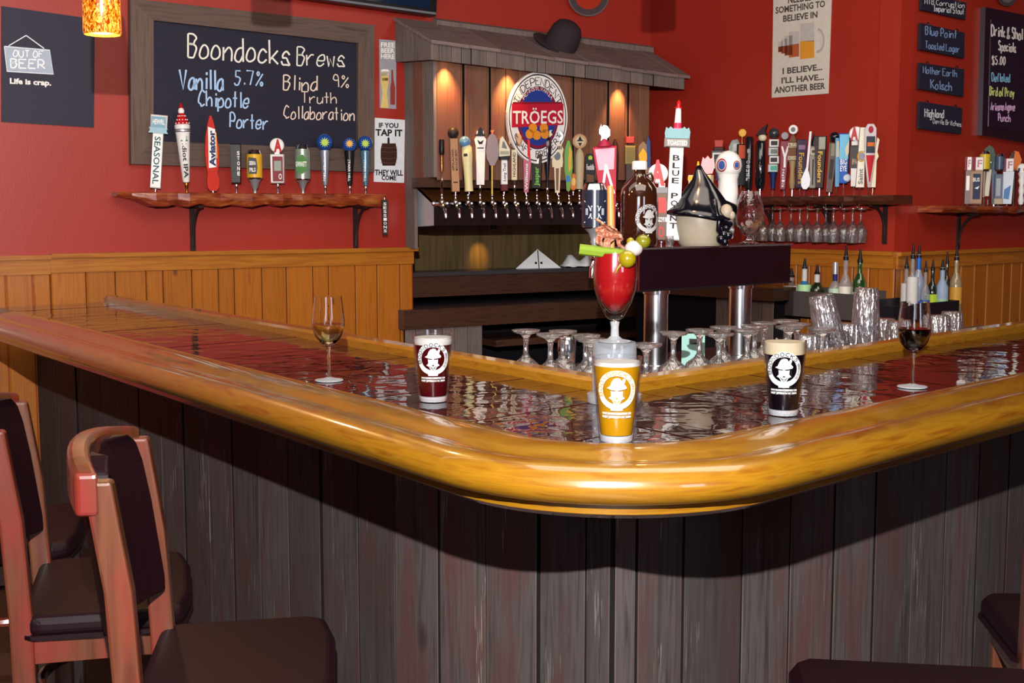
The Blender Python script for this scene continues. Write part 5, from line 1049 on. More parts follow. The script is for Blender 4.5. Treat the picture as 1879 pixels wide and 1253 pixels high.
# tall red and white knight tap handle
h = T('tap_lever', 1122, 'tall red and white tap handle with a silver knight figure on top', 'tap handle', -.16, lean=-4.5, yaw=4); h.ferrule(20, 4, MBRASS)
h.box('handle_body', 18, 182, 16, 44, 12, pm('#8c0c28', .55), 0, 0); h.poly('white_fade', [(-14, 140), (14, 140), (18, 178), (-18, 178)], 1, pm('#d8a0b4', .5, k=.7), .5); h.poly('white_arrow', [(-13, 96), (-9, 96), (0, 136), (9, 96), (13, 96), (2, 150), (-2, 150)], 1, WHT, .4); h.txt('KINGS', 24, 70, 9, WHT, 'v'); h.cyl('crown_base', [(14, 182), (9, 190), (5, 196)], MAR); h.poly('knight_figure', [(-6, 190), (4, 190), (5, 196), (11, 200), (12, 210), (8, 218), (1, 220), (-4, 216), (-3, 222), (-7, 214), (-8, 206), (-4, 202)], 9, SLV)
# letter A handle
h = T('tap_lever', 1213, 'tap handle with a large round red letter A beside the amber growler', 'tap handle', -.12, yaw=5); h.ferrule(12, 3); h.box('handle_body', 10, 106, 18, 20, 14, pm('#5c4434', .4)); h.poly('red_disc_print', [(-8, 60), (8, 60), (9, 76), (6, 88), (-6, 88), (-9, 76)], 1, pm('#a02c24', .4), .4); h.patch('white_band', -9, 9, 44, 52, WHT); h.txt('PALE', 45, 51, 14, DK, 'h'); h.patch('silver_top', -10, 10, 96, 106, GREY); h.txt('O', 16, 36, 10, RED, 'h', -1); h.box('neck', 106, 114, 12, 12, 8, WHT); h.disc('topper', 131, 18, 12, WHT, -7); h.txt('A', 112, 156, 26, RED, 'h', -8, .05)
# lighthouse handle
h = T('tap_lever', 1233, 'tall white BLUE POINT tap handle topped by a red and white lighthouse', 'tap handle', -.1, lean=2, yaw=3); h.ferrule(10, 4); h.box('handle_body', 10, 178, 25, 25, 16, WHT); h.txt('BLUE POINT', 30, 166, 13, DK, 's'); h.box('sign_block', 178, 194, 46, 46, 22, pm('#a8a4a0', .5, k=.6)); h.txt('TOASTED', 182, 190, 36, pm('#d8d4d0', .5), 'h')
h.poly('wave_block', [(-22, 194), (22, 194), (23, 206), (20, 214), (16, 211), (12, 215), (6, 211), (-8, 211), (-13, 215), (-17, 211), (-21, 214), (-23, 204)], 18, pm('#8cc0cc', .5, k=.55)); h.box('lighthouse_base', 208, 213, 20, 14, 14, pm('#b04c74', .4)); h.cyl('lighthouse', [(7, 210), (5, 246), (5, 248)], WHT, 0, 16); h.cyl('lantern', [(7, 248), (7, 250), (3.6, 251), (3.6, 256), (4.6, 257), (.5, 263)], RED); h.cyl('red_side', [(7.2, 212), (7.0, 222)], pm('#c02c50', .4))
# cream carton behind
o = T('cardboard_carton', 1284, 'white and yellow carton with a grey picture behind the hat pitcher', 'box', -.14, yaw=-12); o.box('carton_body', 0, 126, 40, 42, 26, pm('#c8bca0', .5)); o.patch('grey_picture', -8, 19, 56, 112, pm('#8c8c8c', .4)); o.patch('yellow_edge', -21, 21, 116, 124, YEL); o.poly('cap_print', [(0, 84), (12, 84), (11, 90), (6, 93), (1, 90)], 1, DK, .3); o.patch('barcode', -19, -10, 64, 68, DK)
h = T('tap_lever', 1279, 'small yellow cone and red crest tap handle behind the carton', 'tap handle', -.185, yaw=0); h.cyl('shaft', [(4, 0), (4, 128)], DBR); h.cyl('yellow_cone', [(5, 124), (4, 134), (1.5, 150)], YEL); h.poly('red_crest', [(6, 126), (26, 128), (30, 142), (28, 158), (22, 154), (17, 160), (12, 154), (8, 158), (5, 142)], 8, RED)
# hat pitcher: bearded man's head jug
h = T('pitcher', 1285, 'ceramic head-shaped pitcher wearing a glossy navy floppy hat', 'pitcher', -.03, yaw=0); k = h.kx; e = h.e
cer = pm('#aea28e', .4, k=.75); nav = pm('#080a16', .16, 0, .35, k=.7)
MB().lathe([(0, 0), (36 * k, 0), (41 * k, 6 * k), (47 * k, 36 * k), (48 * k, 56 * k), (42 * k, 70 * k), (28 * k, 80 * k), (0, 84 * k)], 32, (0, 0, 0), sy=.8).build('jug_body', cer, e)
prof = [(0, 148), (4, 147), (9, 137), (17, 122), (26, 110), (34, 99), (41, 88), (46, 80)]
vs = []; fs = []; n = 36
brim = [(r, z) for r, z in prof] + [(56, 73), (66, 66), (65, 62), (46, 74)]
for j, (r, z) in enumerate(brim):
    for i in range(n):
        a = 2 * math.pi * i / n; wv = math.sin(2 * a + .8) * 8 + math.sin(3 * a) * 4
        t = max(0, (r - 30) / 36); vs.append((r * k * math.cos(a) + (-4 * k if z > 130 else 0), r * k * math.sin(a) * .82, (z + wv * t - (8 * t if math.sin(a) < 0 else 0)) * k))
for j in range(len(brim) - 1):
    for i in range(n): fs.append((j * n + i, j * n + (i + 1) % n, (j + 1) * n + (i + 1) % n, (j + 1) * n + i))
MB().add(vs, fs, 0, True).build('hat', nav, e, sharp=180)
MB().tube([(24 * k, -32 * k, 84 * k), (27 * k, -40 * k, 66 * k), (33 * k, -38 * k, 46 * k), (32 * k, -40 * k, 30 * k), (40 * k, -30 * k, 20 * k)], 5 * k, 10).build('hair_strand', nav, e)
for j, (dx, dz, r) in enumerate(((36, 30, 9), (42, 22, 9), (37, 14, 9), (46, 34, 8), (50, 20, 8), (44, 8, 7), (52, 40, 6))): MB().ball((dx * k, -30 * k, dz * k), r * k, r * k, seg=12).build('beard_curl', nav, e)
MB().ball((46 * k, -26 * k, 62 * k), 12 * k, 15 * k).build('face', cer, e); MB().ball((56 * k, -30 * k, 56 * k), 6 * k, 8 * k).build('nose', cer, e)
MB().tube([(34 * k, -34 * k, 42 * k), (44 * k, -40 * k, 46 * k), (54 * k, -36 * k, 40 * k)], 3.4 * k, 8).build('moustache', nav, e)
# white oval handle
h = T('tap_lever', 1334, 'plain white tap handle with an oval head carrying two round blue logos', 'tap handle', -.14, yaw=0); h.ferrule(12, 4); h.cyl('shaft', [(11, 10), (15, 40), (19, 90), (18, 104), (17, 116), (20, 126)], WHT, 0, 20); h.ball('head', 142, 25, WHT, 0, 27)
for dx, rr in ((-12, 9), (15, 6)):
    f = 25 * math.cos(math.asin(dx / 25)); c0 = h.fr; h.fr = -(f + .8) * h.kx; h.disc('logo_ring', 142, rr, 2 * (f + .9), pm('#8c2434', .4), dx, rr * 1.3) if False else None
    mb = MB(); 
    def mpo(u, v, dx=dx): 
        x = dx + u; z = v; q = 1 - (x / 25.4) ** 2 - (z / 27.4) ** 2; return (x * h.kx, -25.5 * math.sqrt(max(q, .01)) * h.kx, (142 + z) * h.kz)
    annulus(0, 0, rr * .78, rr, mpo, mb, n=28, k=1.35); mb.build('logo_ring', pm('#8c2434', .4), h.e, fix=False)
    mb = MB(); annulus(0, 0, 0.01, rr * .66, mpo, mb, n=24, k=1.35); mb.build('logo_centre', pm('#2c4880', .4), h.e, fix=False)
h.patch
# snifter
WN = refract('snifter_glass', 1.45, .02, .5, 40)
o = T('brandy_snifter', 1374, 'large empty brandy snifter standing at the right end of the beer tower', 'glass', -.06, yaw=0); k = o.kx
MB().lathe([(0, 0), (19 * k, 0), (20 * k, 2 * k), (8 * k, 6 * k), (4 * k, 10 * k), (4 * k, 14 * k), (14 * k, 20 * k), (25 * k, 36 * k), (28 * k, 52 * k), (25 * k, 72 * k), (16 * k, 98 * k), (15 * k, 98 * k), (24 * k, 72 * k), (26.5 * k, 52 * k), (23 * k, 36 * k), (10 * k, 21 * k), (0, 17 * k)], 32).build('bowl', WN, o.e)
o = T('shot_glass', 1228, 'tiny shot glass on the beer tower beside the pitcher', 'glass', -.02, yaw=0); k = o.kx; MB().lathe([(0, 0), (6 * k, 0), (8 * k, 20 * k), (7.4 * k, 20 * k), (5.4 * k, 3 * k), (0, 3 * k)], 18).build('glass_body', MGLS, o.e)
# faucet of the tower, beside the cocktail glass
p = TP.at(1091, 478, -.19); o = empty('tower_faucet', p, math.radians(43), 'chrome faucet at the left end of the beer tower', 'faucet')
MB().tube([(.045, 0, .01), (.03, 0, .01), (0, 0, .0), (-.012, 0, -.03), (-.014, 0, -.06)], .011, 10, rs=[.012, .014, .013, .011, .009]).build('spout', MCHROME, o); MB().lathe([(.013, .0), (.016, .012), (.009, .03), (.009, .04)], 14).build('valve', MCHROME, o); MB().tube([(.02, 0, .01), (.03, .0, .01), (.05, .0, .01)], .016, 10).build('arm', MCHROME, o)

# ================================================================== HANGING WINE GLASSES
hw = empty('wine_glass', (0, 0, 0)); kk = WB.at(1500, 400, .1).y / F
MB().lathe([(0, 0), (.034, -.001), (.034, -.003), (.008, -.008), (.0042, -.02), (.0042, -.068), (.01, -.078), (.026, -.096), (.036, -.125), (.035, -.155), (.029, -.185), (.028, -.185), (.0335, -.155), (.0345, -.125), (.024, -.098), (0, -.083)], 18).build('glass_body', MGLS, hw)
HG = 'clear wine glasses hanging under the dark live-edge shelf'
rk = random.Random(3); first = True
rack = empty('glass_rack', (0, 0, 0), 0, 'chrome wire glass rack under the dark live-edge shelf', 'rack')
zr = ZS2 - .045 - .028
for x in (1365, 1401, 1436, 1466, 1499, 1529, 1559, 1590):
    a = WB.al(x, .08); mb = MB(); mb.tube([WB.P(a, .01, zr), WB.P(a, .17, zr), WB.P(a, .18, zr + .026)], .0028, 6); mb.tube([WB.P(a + .012, .17, zr + .03), WB.P(a + .012, .17, zr), WB.P(a + .05, .17, zr)], .0026, 6); mb.build('wire', MCHROME, rack)
xs = [1383, 1400, 1418, 1432, 1452, 1468, 1482, 1500, 1516, 1530, 1549, 1565, 1580]
for i, x in enumerate(xs):
    o = hw if first else copy_tree(hw); first = False; e_ = (.06, .13)[i % 2]; q = WB.at(x, 390, e_); o.location = (q.x, q.y, zr + .006)
    prop(o, ['clear wine glass hanging upside down at the left end of the rack', 'clear wine glass hanging upside down at the right end of the rack'][i > 0] if i in (0, 12) else 'clear wine glass hanging in the %s row under the shelf, %s from the left' % (('back', 'front')[i % 2], ('', 'second', 'third', 'fourth', 'fifth', 'sixth', 'seventh', 'eighth', 'ninth', 'tenth', 'eleventh', 'twelfth')[i]), 'wine glass', HG)

# ================================================================== SPEED RAILS WITH BOTTLES
def bottle(x, ybase, ytip, pl, e, zb, label, body, w=20, hb=.62, cap='pour', lab=None, capm=None, neck=None, labh=(.12, .4)):
    it = It('liquor_bottle', label, 'bottle', pl.at(x, ybase, e), 'liquor bottles in the speed racks', zb=zb, yaw=0)
    ztip = pl.z(x, ytip, e); H = ztip - zb; r = w / 2 * it.kx; hb_ = H * hb; rn = r * .34; E = it.e
    MB().lathe([(0, 0), (r * .94, 0), (r, .006), (r, hb_ * .62), (r * .97, hb_ * .78), (rn * 1.5, hb_ * .95), (rn, hb_), (rn, H * .86 if cap == 'pour' else H * .84)], 20).build('bottle_body', body, E)
    if neck: MB().lathe([(rn * 1.12, hb_ * .98), (rn * 1.12, H * .84)], 14).build('neck_band', neck, E)
    if cap == 'pour': MB().lathe([(rn * 1.1, H * .8), (rn * 1.2, H * .84), (rn * .9, H * .86), (rn * .7, H * .9), (rn * .35, H)], 12).build('pourer', capm or BLKM, E)
    else: MB().lathe([(rn * 1.3, H * .78), (rn * 1.35, H), (0, H)], 16).build('cap', capm or SLV, E)
    if lab: MB().lathe([(r * 1.015, hb_ * labh[0]), (r * 1.015, hb_ * labh[1] * 1.3)], 20).build('label', lab, E)
    return it
CLB = glass('clear_bottle_glass', (.9, .94, .97), 1.6, .02, .2, 30, .15)
GB = pm('#123c12', .08, 0, 1); 
# rack one
def rack_box(x0, x1, ytop, ybot, pl, e0, e1, label, mat, slant=0, bars=0):
    zt, zb = pl.z((x0 + x1) / 2, ytop, e1), pl.z((x0 + x1) / 2, ybot, e1); a0, a1 = pl.al(x0, e1), pl.al(x1, e1)
    r = empty('speed_rack', pl.P((a0 + a1) / 2, (e0 + e1) / 2, 0), 0, label, 'bottle rack'); I = Matrix.Translation(-Vector(r.location))
    for nmz, b in (('front_panel', (a0, a1, e1 - .012, e1, zb, zt)), ('back_panel', (a0, a1, e0, e0 + .01, zb, zt + .02)), ('end_panel', (a0, a0 + .012, e0 + .01, e1 - .012, zb, zt)), ('end_panel', (a1 - .012, a1, e0 + .01, e1 - .012, zb, zt + slant)), ('bottom_panel', (a0, a1, e0 + .01, e1 - .012, zb, zb + .01))):
        mb = MB(I); pbox(mb, pl, *b); mb.build(nmz, mat, r)
    return zb + .0105, zt
RK = pm('#4c4444', .5)
zb1, zt1 = rack_box(1424, 1600, 537, 584, WB, .02, .16, 'grey-brown bottle rack on the pine wall left of the corner', RK, .02)
rel = lambda x, y: y
bottle(1451, 560, 492, WB, .09, zb1, 'clear round-shouldered bottle half hidden at the left end of the left rack', CLB, 30, .62, lab=WHT, labh=(.5, .75))
bottle(1475, 560, 474, WB, .09, zb1, 'blue bottle with a green-white label and black pourer', pm('#2c6c9c', .1, 0, .8), 26, .6, lab=pm('#a8d8a0', .4), neck=WHT, labh=(.5, .68))
bottle(1498, 560, 486, WB, .09, zb1, 'dark green bottle with a white neck band', pm('#14240f', .1, 0, .8), 27, .66, neck=WHT)
bottle(1531, 560, 481, WB, .09, zb1, 'clear bottle with violet neck and silver cap', CLB, 24, .66, 'cap', neck=pm('#2c2c6c', .2), lab=pm('#b4ccb4', .4), labh=(.45, .6))
bottle(1550, 560, 451, WB, .08, zb1, 'tall clear bottle with white label and long black pourer', CLB, 25, .6, lab=pm('#dcd8cc', .4), labh=(.35, .55))
bottle(1576, 560, 457, WB, .09, zb1, 'green bottle with a pale label, rightmost in the left rack', GB, 27, .66, lab=pm('#b4c8a0', .4), labh=(.3, .44))
zb2, zt2 = rack_box(1644, 1764, 556, 590, WC, .02, .2, 'black bottle rack on the right pine wall behind the red wine', pm('#1c1a20', .3))
bottle(1661, 575, 470, WC, .07, zb2, 'clear bottle with white label at the left end of the right rack', CLB, 20, .62, lab=WHT, labh=(.3, .7))
bottle(1672, 575, 447, WC, .12, zb2, 'clear tall bottle with white label and long black pourer', CLB, 22, .6, lab=WHT, labh=(.35, .72))
bottle(1683, 575, 448, WC, .07, zb2, 'bottle with a bright blue neck in the right rack', pm('#9098b0', .15, 0, .6), 22, .66, neck=pm('#1c64c0', .3))
bottle(1696, 575, 478, WC, .13, zb2, 'small bottle with a blue label behind the red wine glass', CLB, 18, .6, lab=pm('#3c54a0', .4))
bottle(1709, 575, 476, WC, .09, zb2, 'dark bottle with a green-yellow label in the right rack', pm('#14201c', .1, 0, .8), 20, .62, lab=pm('#a8c030', .4), labh=(.3, .48))
bottle(1727, 575, 476, WC, .13, zb2, 'frosted grey-blue bottle with green mark', pm('#8c9cb4', .4), 24, .66, neck=pm('#8c9cb4', .4), lab=pm('#8cb48c', .4), labh=(.3, .36))
bottle(1735, 575, 461, WC, .06, zb2, 'slim dark bottle behind the frosted grey bottle', pm('#241c18', .1, 0, .8), 17, .62)
bottle(1752, 575, 453, WC, .11, zb2, 'clear bottle with gold diamond label, rightmost in the right rack', pm('#8c7c60', .15, 0, .8), 24, .62, lab=pm('#c09038', .4), labh=(.25, .5))
# small white switch plate between the racks
o = quadslab(WC, [(1637 + 4, 556), (1647, 557), (1647, 590), (1641, 589)], .02, .006, 'switch_plate', pm('#c49c90', .4)); prop(o, 'small pale switch plate on the pine corner', 'switch')

# ================================================================== CLEAN GLASSWARE ON THE WORK SHELF
def goblet():
    o = empty('wine_goblet', (0, 0, 0)); MB().lathe([(0, .086), (.018, .083), (.031, .07), (.0415, .048), (.0425, .02), (.038, 0), (.041, 0), (.046, .02), (.045, .05), (.034, .078), (.014, .094), (.0075, .104), (.0065, .135), (.009, .15), (.016, .158), (.034, .163), (.0375, .167), (.0375, .170), (.012, .172), (0, .172)], 24, fl=.03).build('glass_body', MGLS, o); return o
GS = [(965, 604, 'left end of the inner rail'), (1010, 611, ''), (1047, 612, ''), (1030, 606, ''), (1083, 619, ''), (1186, 629, ''), (1236, 608, ''), (1284, 603, ''), (1320, 610, ''), (1328, 598, ''), (1364, 602, ''), (1402, 590, ''), (1385, 596, ''), (1422, 597, ''), (1442, 586, ''), (1455, 592, ''), (1473, 599, '')]
nm_ = ['clear upturned goblet at the left end of the glassware, standing alone', 'clear upturned goblet second from the left behind the inner rail', 'clear upturned goblet between the metal shaker and the bloody mary', 'clear upturned goblet behind the second and third on the left', 'clear upturned goblet just left of the golden pint', 'clear upturned goblet in front of the left chrome column', 'clear upturned goblet right of the left chrome column', 'clear upturned goblet midway between the chrome columns', 'clear upturned goblet in front of the right chrome column', 'clear upturned goblet behind the one at the right chrome column', 'clear upturned goblet left of the dark stout, in the front row', 'clear upturned goblet at the back, above the left of the stout', 'clear upturned goblet in the middle row left of the stout', 'clear upturned goblet in the middle row just behind the stout', 'clear upturned goblet at the back, above the right of the stout', 'clear upturned goblet behind the right edge of the stout', 'clear upturned goblet next to the leaning ribbed tumblers']
gb0 = goblet(); used = []
for i, (x, y, _) in enumerate(GS):
    o = gb0 if i == 0 else copy_tree(gb0); p = atz(x, y, shelfz + .172)
    for q in used:
        d = Vector((p.x - q.x, p.y - q.y))
        if d.length < .094: d = d.normalized() * .0945; p.x, p.y = q.x + d.x, q.y + d.y
    used.append(p); o.location = (p.x, p.y, shelfz + .0005); prop(o, nm_[i], 'goblet', 'upturned clear goblets on the work shelf')
o = empty('shaker_jar', atz(1028, 650, shelfz + .06), 0, 'small metal-topped glass jar between the upturned goblets', 'jar'); o.location.z = shelfz + .0005
o.location.x += .02; MB().lathe([(.024, 0), (.026, .004), (.026, .075), (.022, .085)], 20).build('jar_body', MGLS, o); MB().lathe([(.0275, .07), (.0275, .1), (.02, .112), (0, .112)], 20).build('lid', MSTEEL, o)
o = empty('paper_pad', atz(1249, 650, shelfz), -.3, 'pale teal paper pad standing behind the goblets', 'notepad'); o.location = (atz(1249, 655, shelfz + .06).x + .05, atz(1249, 655, shelfz + .06).y + .09, shelfz + .0005); MB().box(-.035, .035, -.004, .004, 0, .12).build('pad', pm('#7fa8a0', .6), o); MB().box(-.012, .012, -.0052, -.004, .09, .105).build('printed_mark', DK, o)
def tumbler():
    o = empty('ribbed_tumbler', (0, 0, 0)); MB().lathe([(.0, .118), (.028, .118), (.032, .1), (.0365, .0), (.042, 0), (.041, .03), (.036, .12), (.034, .135), (.032, .14), (0, .14)], 36, fl=.06).build('glass_body', MGLT, o); return o
tb0 = tumbler(); TG = 'ribbed tumblers on the work shelf'
TS = [(1506, 640, 0, 0, 'upturned ribbed tumbler at the bottom of the leaning stack'), (1518, 590, .052, -12, 'ribbed tumbler leaning on the tall stack, topmost'), (1560, 640, 0, 0, 'upturned ribbed tumbler in the front row between the two stacks'), (1588, 632, 0, 0, 'upturned ribbed tumbler under the right stack'), (1588, 600, .056, 0, 'upturned ribbed tumbler on top of the right stack'), (1535, 648, 0, 0, 'upturned ribbed tumbler right beside the leaning stack, at the front'), (1622, 628, 0, 0, 'upturned ribbed tumbler right of the right stack'), (1648, 622, 0, 0, 'upturned ribbed tumbler touching the rail left of the red wine'), (1722, 612, 0, 0, 'upturned ribbed tumbler just right of the red wine'), (1746, 606, 0, 0, 'rightmost upturned ribbed tumbler behind the rail'), (1484, 650, 0, 0, 'upturned ribbed tumbler just right of the stout')]
base = {}
def tloc(x, e=.17): p = IR.at(x, 600, -e); return p
for i, (x, y, dz, ln, lab) in enumerate(TS):
    o = tb0 if i == 0 else copy_tree(tb0); p = tloc(x, (.11, .11, .2, .17, .17, .1, .22, .14, .16, .2, .1)[i]); o.location = (p.x, p.y, shelfz + .0005 + (dz if not dz else .0235 + dz * .5 + .06))
    if ln: o.rotation_euler = (math.radians(4), math.radians(ln), -.5); o.location.x += .01
    prop(o, lab, 'tumbler', TG)

# ================================================================== DRINKS ON THE BAR
def onbar(x, y): p = atz(x, y, ZT); p.z = ZT + .0008; return p
def pint(x, y, label, liq, foam, zf, zl, fm):
    p = onbar(x, y); o = empty('pint_glass', p, -math.atan2(p.x, p.y), label, 'pint of beer')
    R = lambda z: .0305 + .0135 * min(1, z / .14)
    MB().lathe([(.0, .0), (.029, 0), (.0305, .002), (R(.07), .07), (R(.149), .1485), (R(.149) - .001, .149), (R(.149) - .0022, .1485), (R(.07) - .0024, .07), (.0275, .014), (0, .012)], 40).build('glass_body', MGLP, o); gbody = o.children[0]
    rr = lambda z: R(z) - .0026
    MB().lathe([(0, .0006), (.0284, .0006), (.0296, .003), (.0302, .0118), (0, .0118)], 36).build('thick_base', MGLF, o)
    MB().lathe([(0, .0125), (rr(.013) - .001, .013), (rr(.07), .07), (rr(zl), zl), (0, zl)], 36).build('beer', liq, o)
    MB().lathe([(rr(zl), zl + .0002), (rr(zf) - .0003, zf - .004), (rr(zf) - .002, zf), (rr(zf) * .6, zf + .0015), (0, zf + .002)], 36).build('foam', fm, o)
    emblem(gbody, R, .095, .0345, pm('#0c0c10', .4) if liq is not GOLDB else pm('#a86a10', .4), LOGOW); return o
GOLDB = liquid('golden_beer', '#e0a010', .12, rough=.1, k=.33); REDB = liquid('red_beer', '#3a0408', .1, k=.8); STB = liquid('stout', '#050308', 0)
FOAMW = pm('#dcd8d0', .7, k=.4); FOAMC = pm('#d8c8a4', .7, k=.4)
pint(795, 736, 'pint of dark red beer with white foam and emblem, beside the white wine', REDB, 0, .137, .122, FOAMW)
pint(1131, 809, 'pint of clear golden beer at the front corner of the bar', GOLDB, 0, .141, .134, FOAMW)
pint(1437, 761, 'pint of black stout with a thick cream head', STB, 0, .146, .122, FOAMC)
def wine(x, y, label, fill, liq, s=1.0):
    p = onbar(x, y); o = empty('wine_glass', p, 0, label, 'wine glass'); 
    pr = [(.0, .0085), (.0045, .009), (.0036, .02), (.0034, .07), (.005, .082), (.018, .091), (.031, .106), (.0385, .128), (.039, .14), (.036, .17), (.0325, .202)]
    pi_ = [(.0315, .202), (.035, .17), (.038, .14), (.0372, .128), (.0295, .107), (.015, .093), (0, .0885)]
    MB().lathe([(a * s, b * s) for a, b in pr + pi_], 40).build('glass_body', MGL, o)
    MB().lathe([(.0, .0), (.033, .0), (.034, .0015), (.033, .003), (.02, .0045), (.006, .0085), (0, .0085)], 40).build('foot', MGLF, o)
    ins = [(a, b) for a, b in reversed(pi_) if b < fill]; rf = .0372 + (.038 - .0372) * (fill - .128) / .012
    if fill < .128: rf = .0295 + (.0077) * (fill - .107) / .021
    MB().lathe([(max(0, a - .0006) * s, b * s + .0003) for a, b in ins] + [((rf - .0008) * s, fill * s), (0, fill * s)], 36).build('wine', liq, o); return o
WWINE = glass('white_wine', (.93, .88, .60), 1.4, .0, .2, 40); RWINE = liquid('red_wine', '#140410', 0, rough=.05)
wine(604, 699, 'glass of white wine at the left of the bar top', .136, WWINE)
wine(1674, 711, 'glass of dark red wine at the right of the bar top', .140, RWINE, .97)
# bloody mary on a frosted upturned mug
bp0 = onbar(1127, 738); bz = bp0.y / F
mug = empty('frosted_mug', bp0, 0, 'upturned frosted glass mug hidden behind the golden pint, under the bloody mary', 'mug')
FR = glass('frosted_glass', (.8, .84, .88), 1.5, .1, .3, 40, .14)
MB().lathe([(.056, 0), (.058, .003), (.058, .018), (.048, .022), (.046, .12), (.044, .128), (0, .128)], 32).build('mug_body', FR, mug); 
bm_ = empty('bloody_mary', (bp0.x, bp0.y, bp0.z + .1285), 0, 'tall stemmed bloody mary with celery, olives, bacon and a cheese cube', 'cocktail')
BMG = liquid('bloody_mary_juice', '#c8181c', 0, rough=.25, k=.33, bub='#7c0c10')
MB().lathe([(0, 0), (.034, 0), (.035, .002), (.016, .006), (.009, .012), (.008, .03), (.01, .042), (0, .045)], 28).build('stem_and_foot', MGLF, bm_)
g0 = [(.0, .0452), (.010, .0455), (.017, .05), (.024, .062), (.036, .085), (.044, .11), (.0475, .14), (.046, .165), (.043, .19)]
MB().lathe(g0 + [(.042, .19), (.0455, .165), (.0463, .14), (.043, .111), (.034, .086), (.014, .062), (0, .058)], 36).build('glass_body', MGLP, bm_)
MB().lathe([(0, .064), (.012, .066), (.033, .0875), (.042, .112), (.0455, .14), (.0447, .165), (.042, .186), (0, .187)], 36).build('juice', BMG, bm_)
def bmp(x, y, dy=0.0): v = atd(x, y, bp0.y + dy); return v - Vector(bm_.location)
CEL = pm('#a8cc3c', .4, k=.3); OLV = pm('#9c9a1c', .2, 0, .5, k=.32)
a_, b_ = bmp(1063, 457, -.03), bmp(1146, 467, -.02); d_ = (b_ - a_); mb = MB()
sec = [(.0, .011), (.007, .008), (.010, 0), (.007, -.009), (0, -.012), (-.004, -.006), (.001, 0), (-.004, .006)]
X = d_.normalized(); Yv = Vector((0, 1, 0)); Zv = X.cross(Yv)
vs = [p0 + (-Yv) * s1_ + Zv * s2_v for p0 in (a_, a_ + d_ * .5, b_) for s1_, s2_v in sec]; n = 8
mb.add(vs, [(j * n + i, j * n + (i + 1) % n, (j + 1) * n + (i + 1) % n, (j + 1) * n + i) for j in range(2) for i in range(n)] + [list(range(n)), [2 * n + i for i in range(n - 1, -1, -1)]]); mb.build('celery_stick', CEL, bm_)
def bacon(pts, wd, name='bacon_strip', seed=1):
    rr = random.Random(seed); vs = []; fs = []; n = 16; P = catmull([(p[0], p[1]) for p in pts], 5); n = len(P)
    for i, (x, y) in enumerate(P):
        for j in range(5):
            q = bmp(x + (j - 2) * wd / 4 * (.7 + .3 * math.sin(i)), y + (j - 2) * wd * .12, -.012 + .01 * math.sin(i * 1.3 + j) + .004 * rr.random()); vs.append(q)
    for i in range(n - 1):
        for j in range(4): fs.append((i * 5 + j, i * 5 + j + 1, (i + 1) * 5 + j + 1, (i + 1) * 5 + j))
    m, nt, b = nm('bacon'); tc = nt.nodes.new('ShaderNodeTexCoord'); f_ = noise(nt, mapping(nt, tc.outputs['Object'], (60, 60, 18)), 1.6, 4, 1); nt.links.new(ramp(nt, f_, [(.35, '#a8402c', .8), (.5, '#d08468', .8), (.62, '#ecc0a0', .8)]).outputs[0], b.inputs['Base Color']); b.inputs['Roughness'].default_value = .3
    o = MB().add(vs, fs, 0, True).build(name, m, bm_, sharp=70); md = o.modifiers.new('thick', 'SOLIDIFY'); md.thickness = .0025
bacon([(1100, 405), (1108, 418), (1100, 432), (1104, 452)], 22, seed=1); bacon([(1112, 416), (1122, 426), (1114, 440), (1118, 460)], 24, seed=2); bacon([(1124, 418), (1136, 428), (1132, 440), (1146, 458)], 22, seed=3)
p0, p1 = bmp(1122, 455, .01), bmp(1120, 341, .015); MB().tube([p1, (p0 + p1) / 2, p0], .0075, 14, rs=[.0068, .0075, .0068]).build('meat_stick', pm('#f0a058', .35, k=.45), bm_)
c = bmp(1180, 443, -.03); r_ = .0165; MB().ball(c, r_ * .97, r_ * .9).build('green_olive', OLV, bm_)
c2 = bmp(1163, 456, -.03)
mb = MB(); mb.ball(c2, .0195, .0165, seg=10); cheese = mb.build('cheese_cube', pm('#e4d8d0', .6, k=.42), bm_)
c3 = bmp(1151, 475, -.045); MB().ball(c3, .0185, .0185).build('pepperoncini', pm('#c8b414', .2, 0, .6, k=.3), bm_); MB().tube([c3 + Vector((-.01, 0, -.008)), c3 + Vector((-.02, -.003, -.02)), c3 + Vector((-.024, -.003, -.03))], .002, 6, rs=[.004, .0022, .001]).build('pepper_tip', pm('#c8b414', .2, 0, .6, k=.3), bm_)
c4 = bmp(1157, 443, -.015); MB().ball(c4, .0085, .0085).build('yellow_pepper', pm('#c8b414', .2, 0, .6, k=.3), bm_); MB().tube([bmp(1190, 431, -.03), bmp(1140, 486, -.04)], .0009, 6).build('toothpick', pm('#d8c49c', .5), bm_)

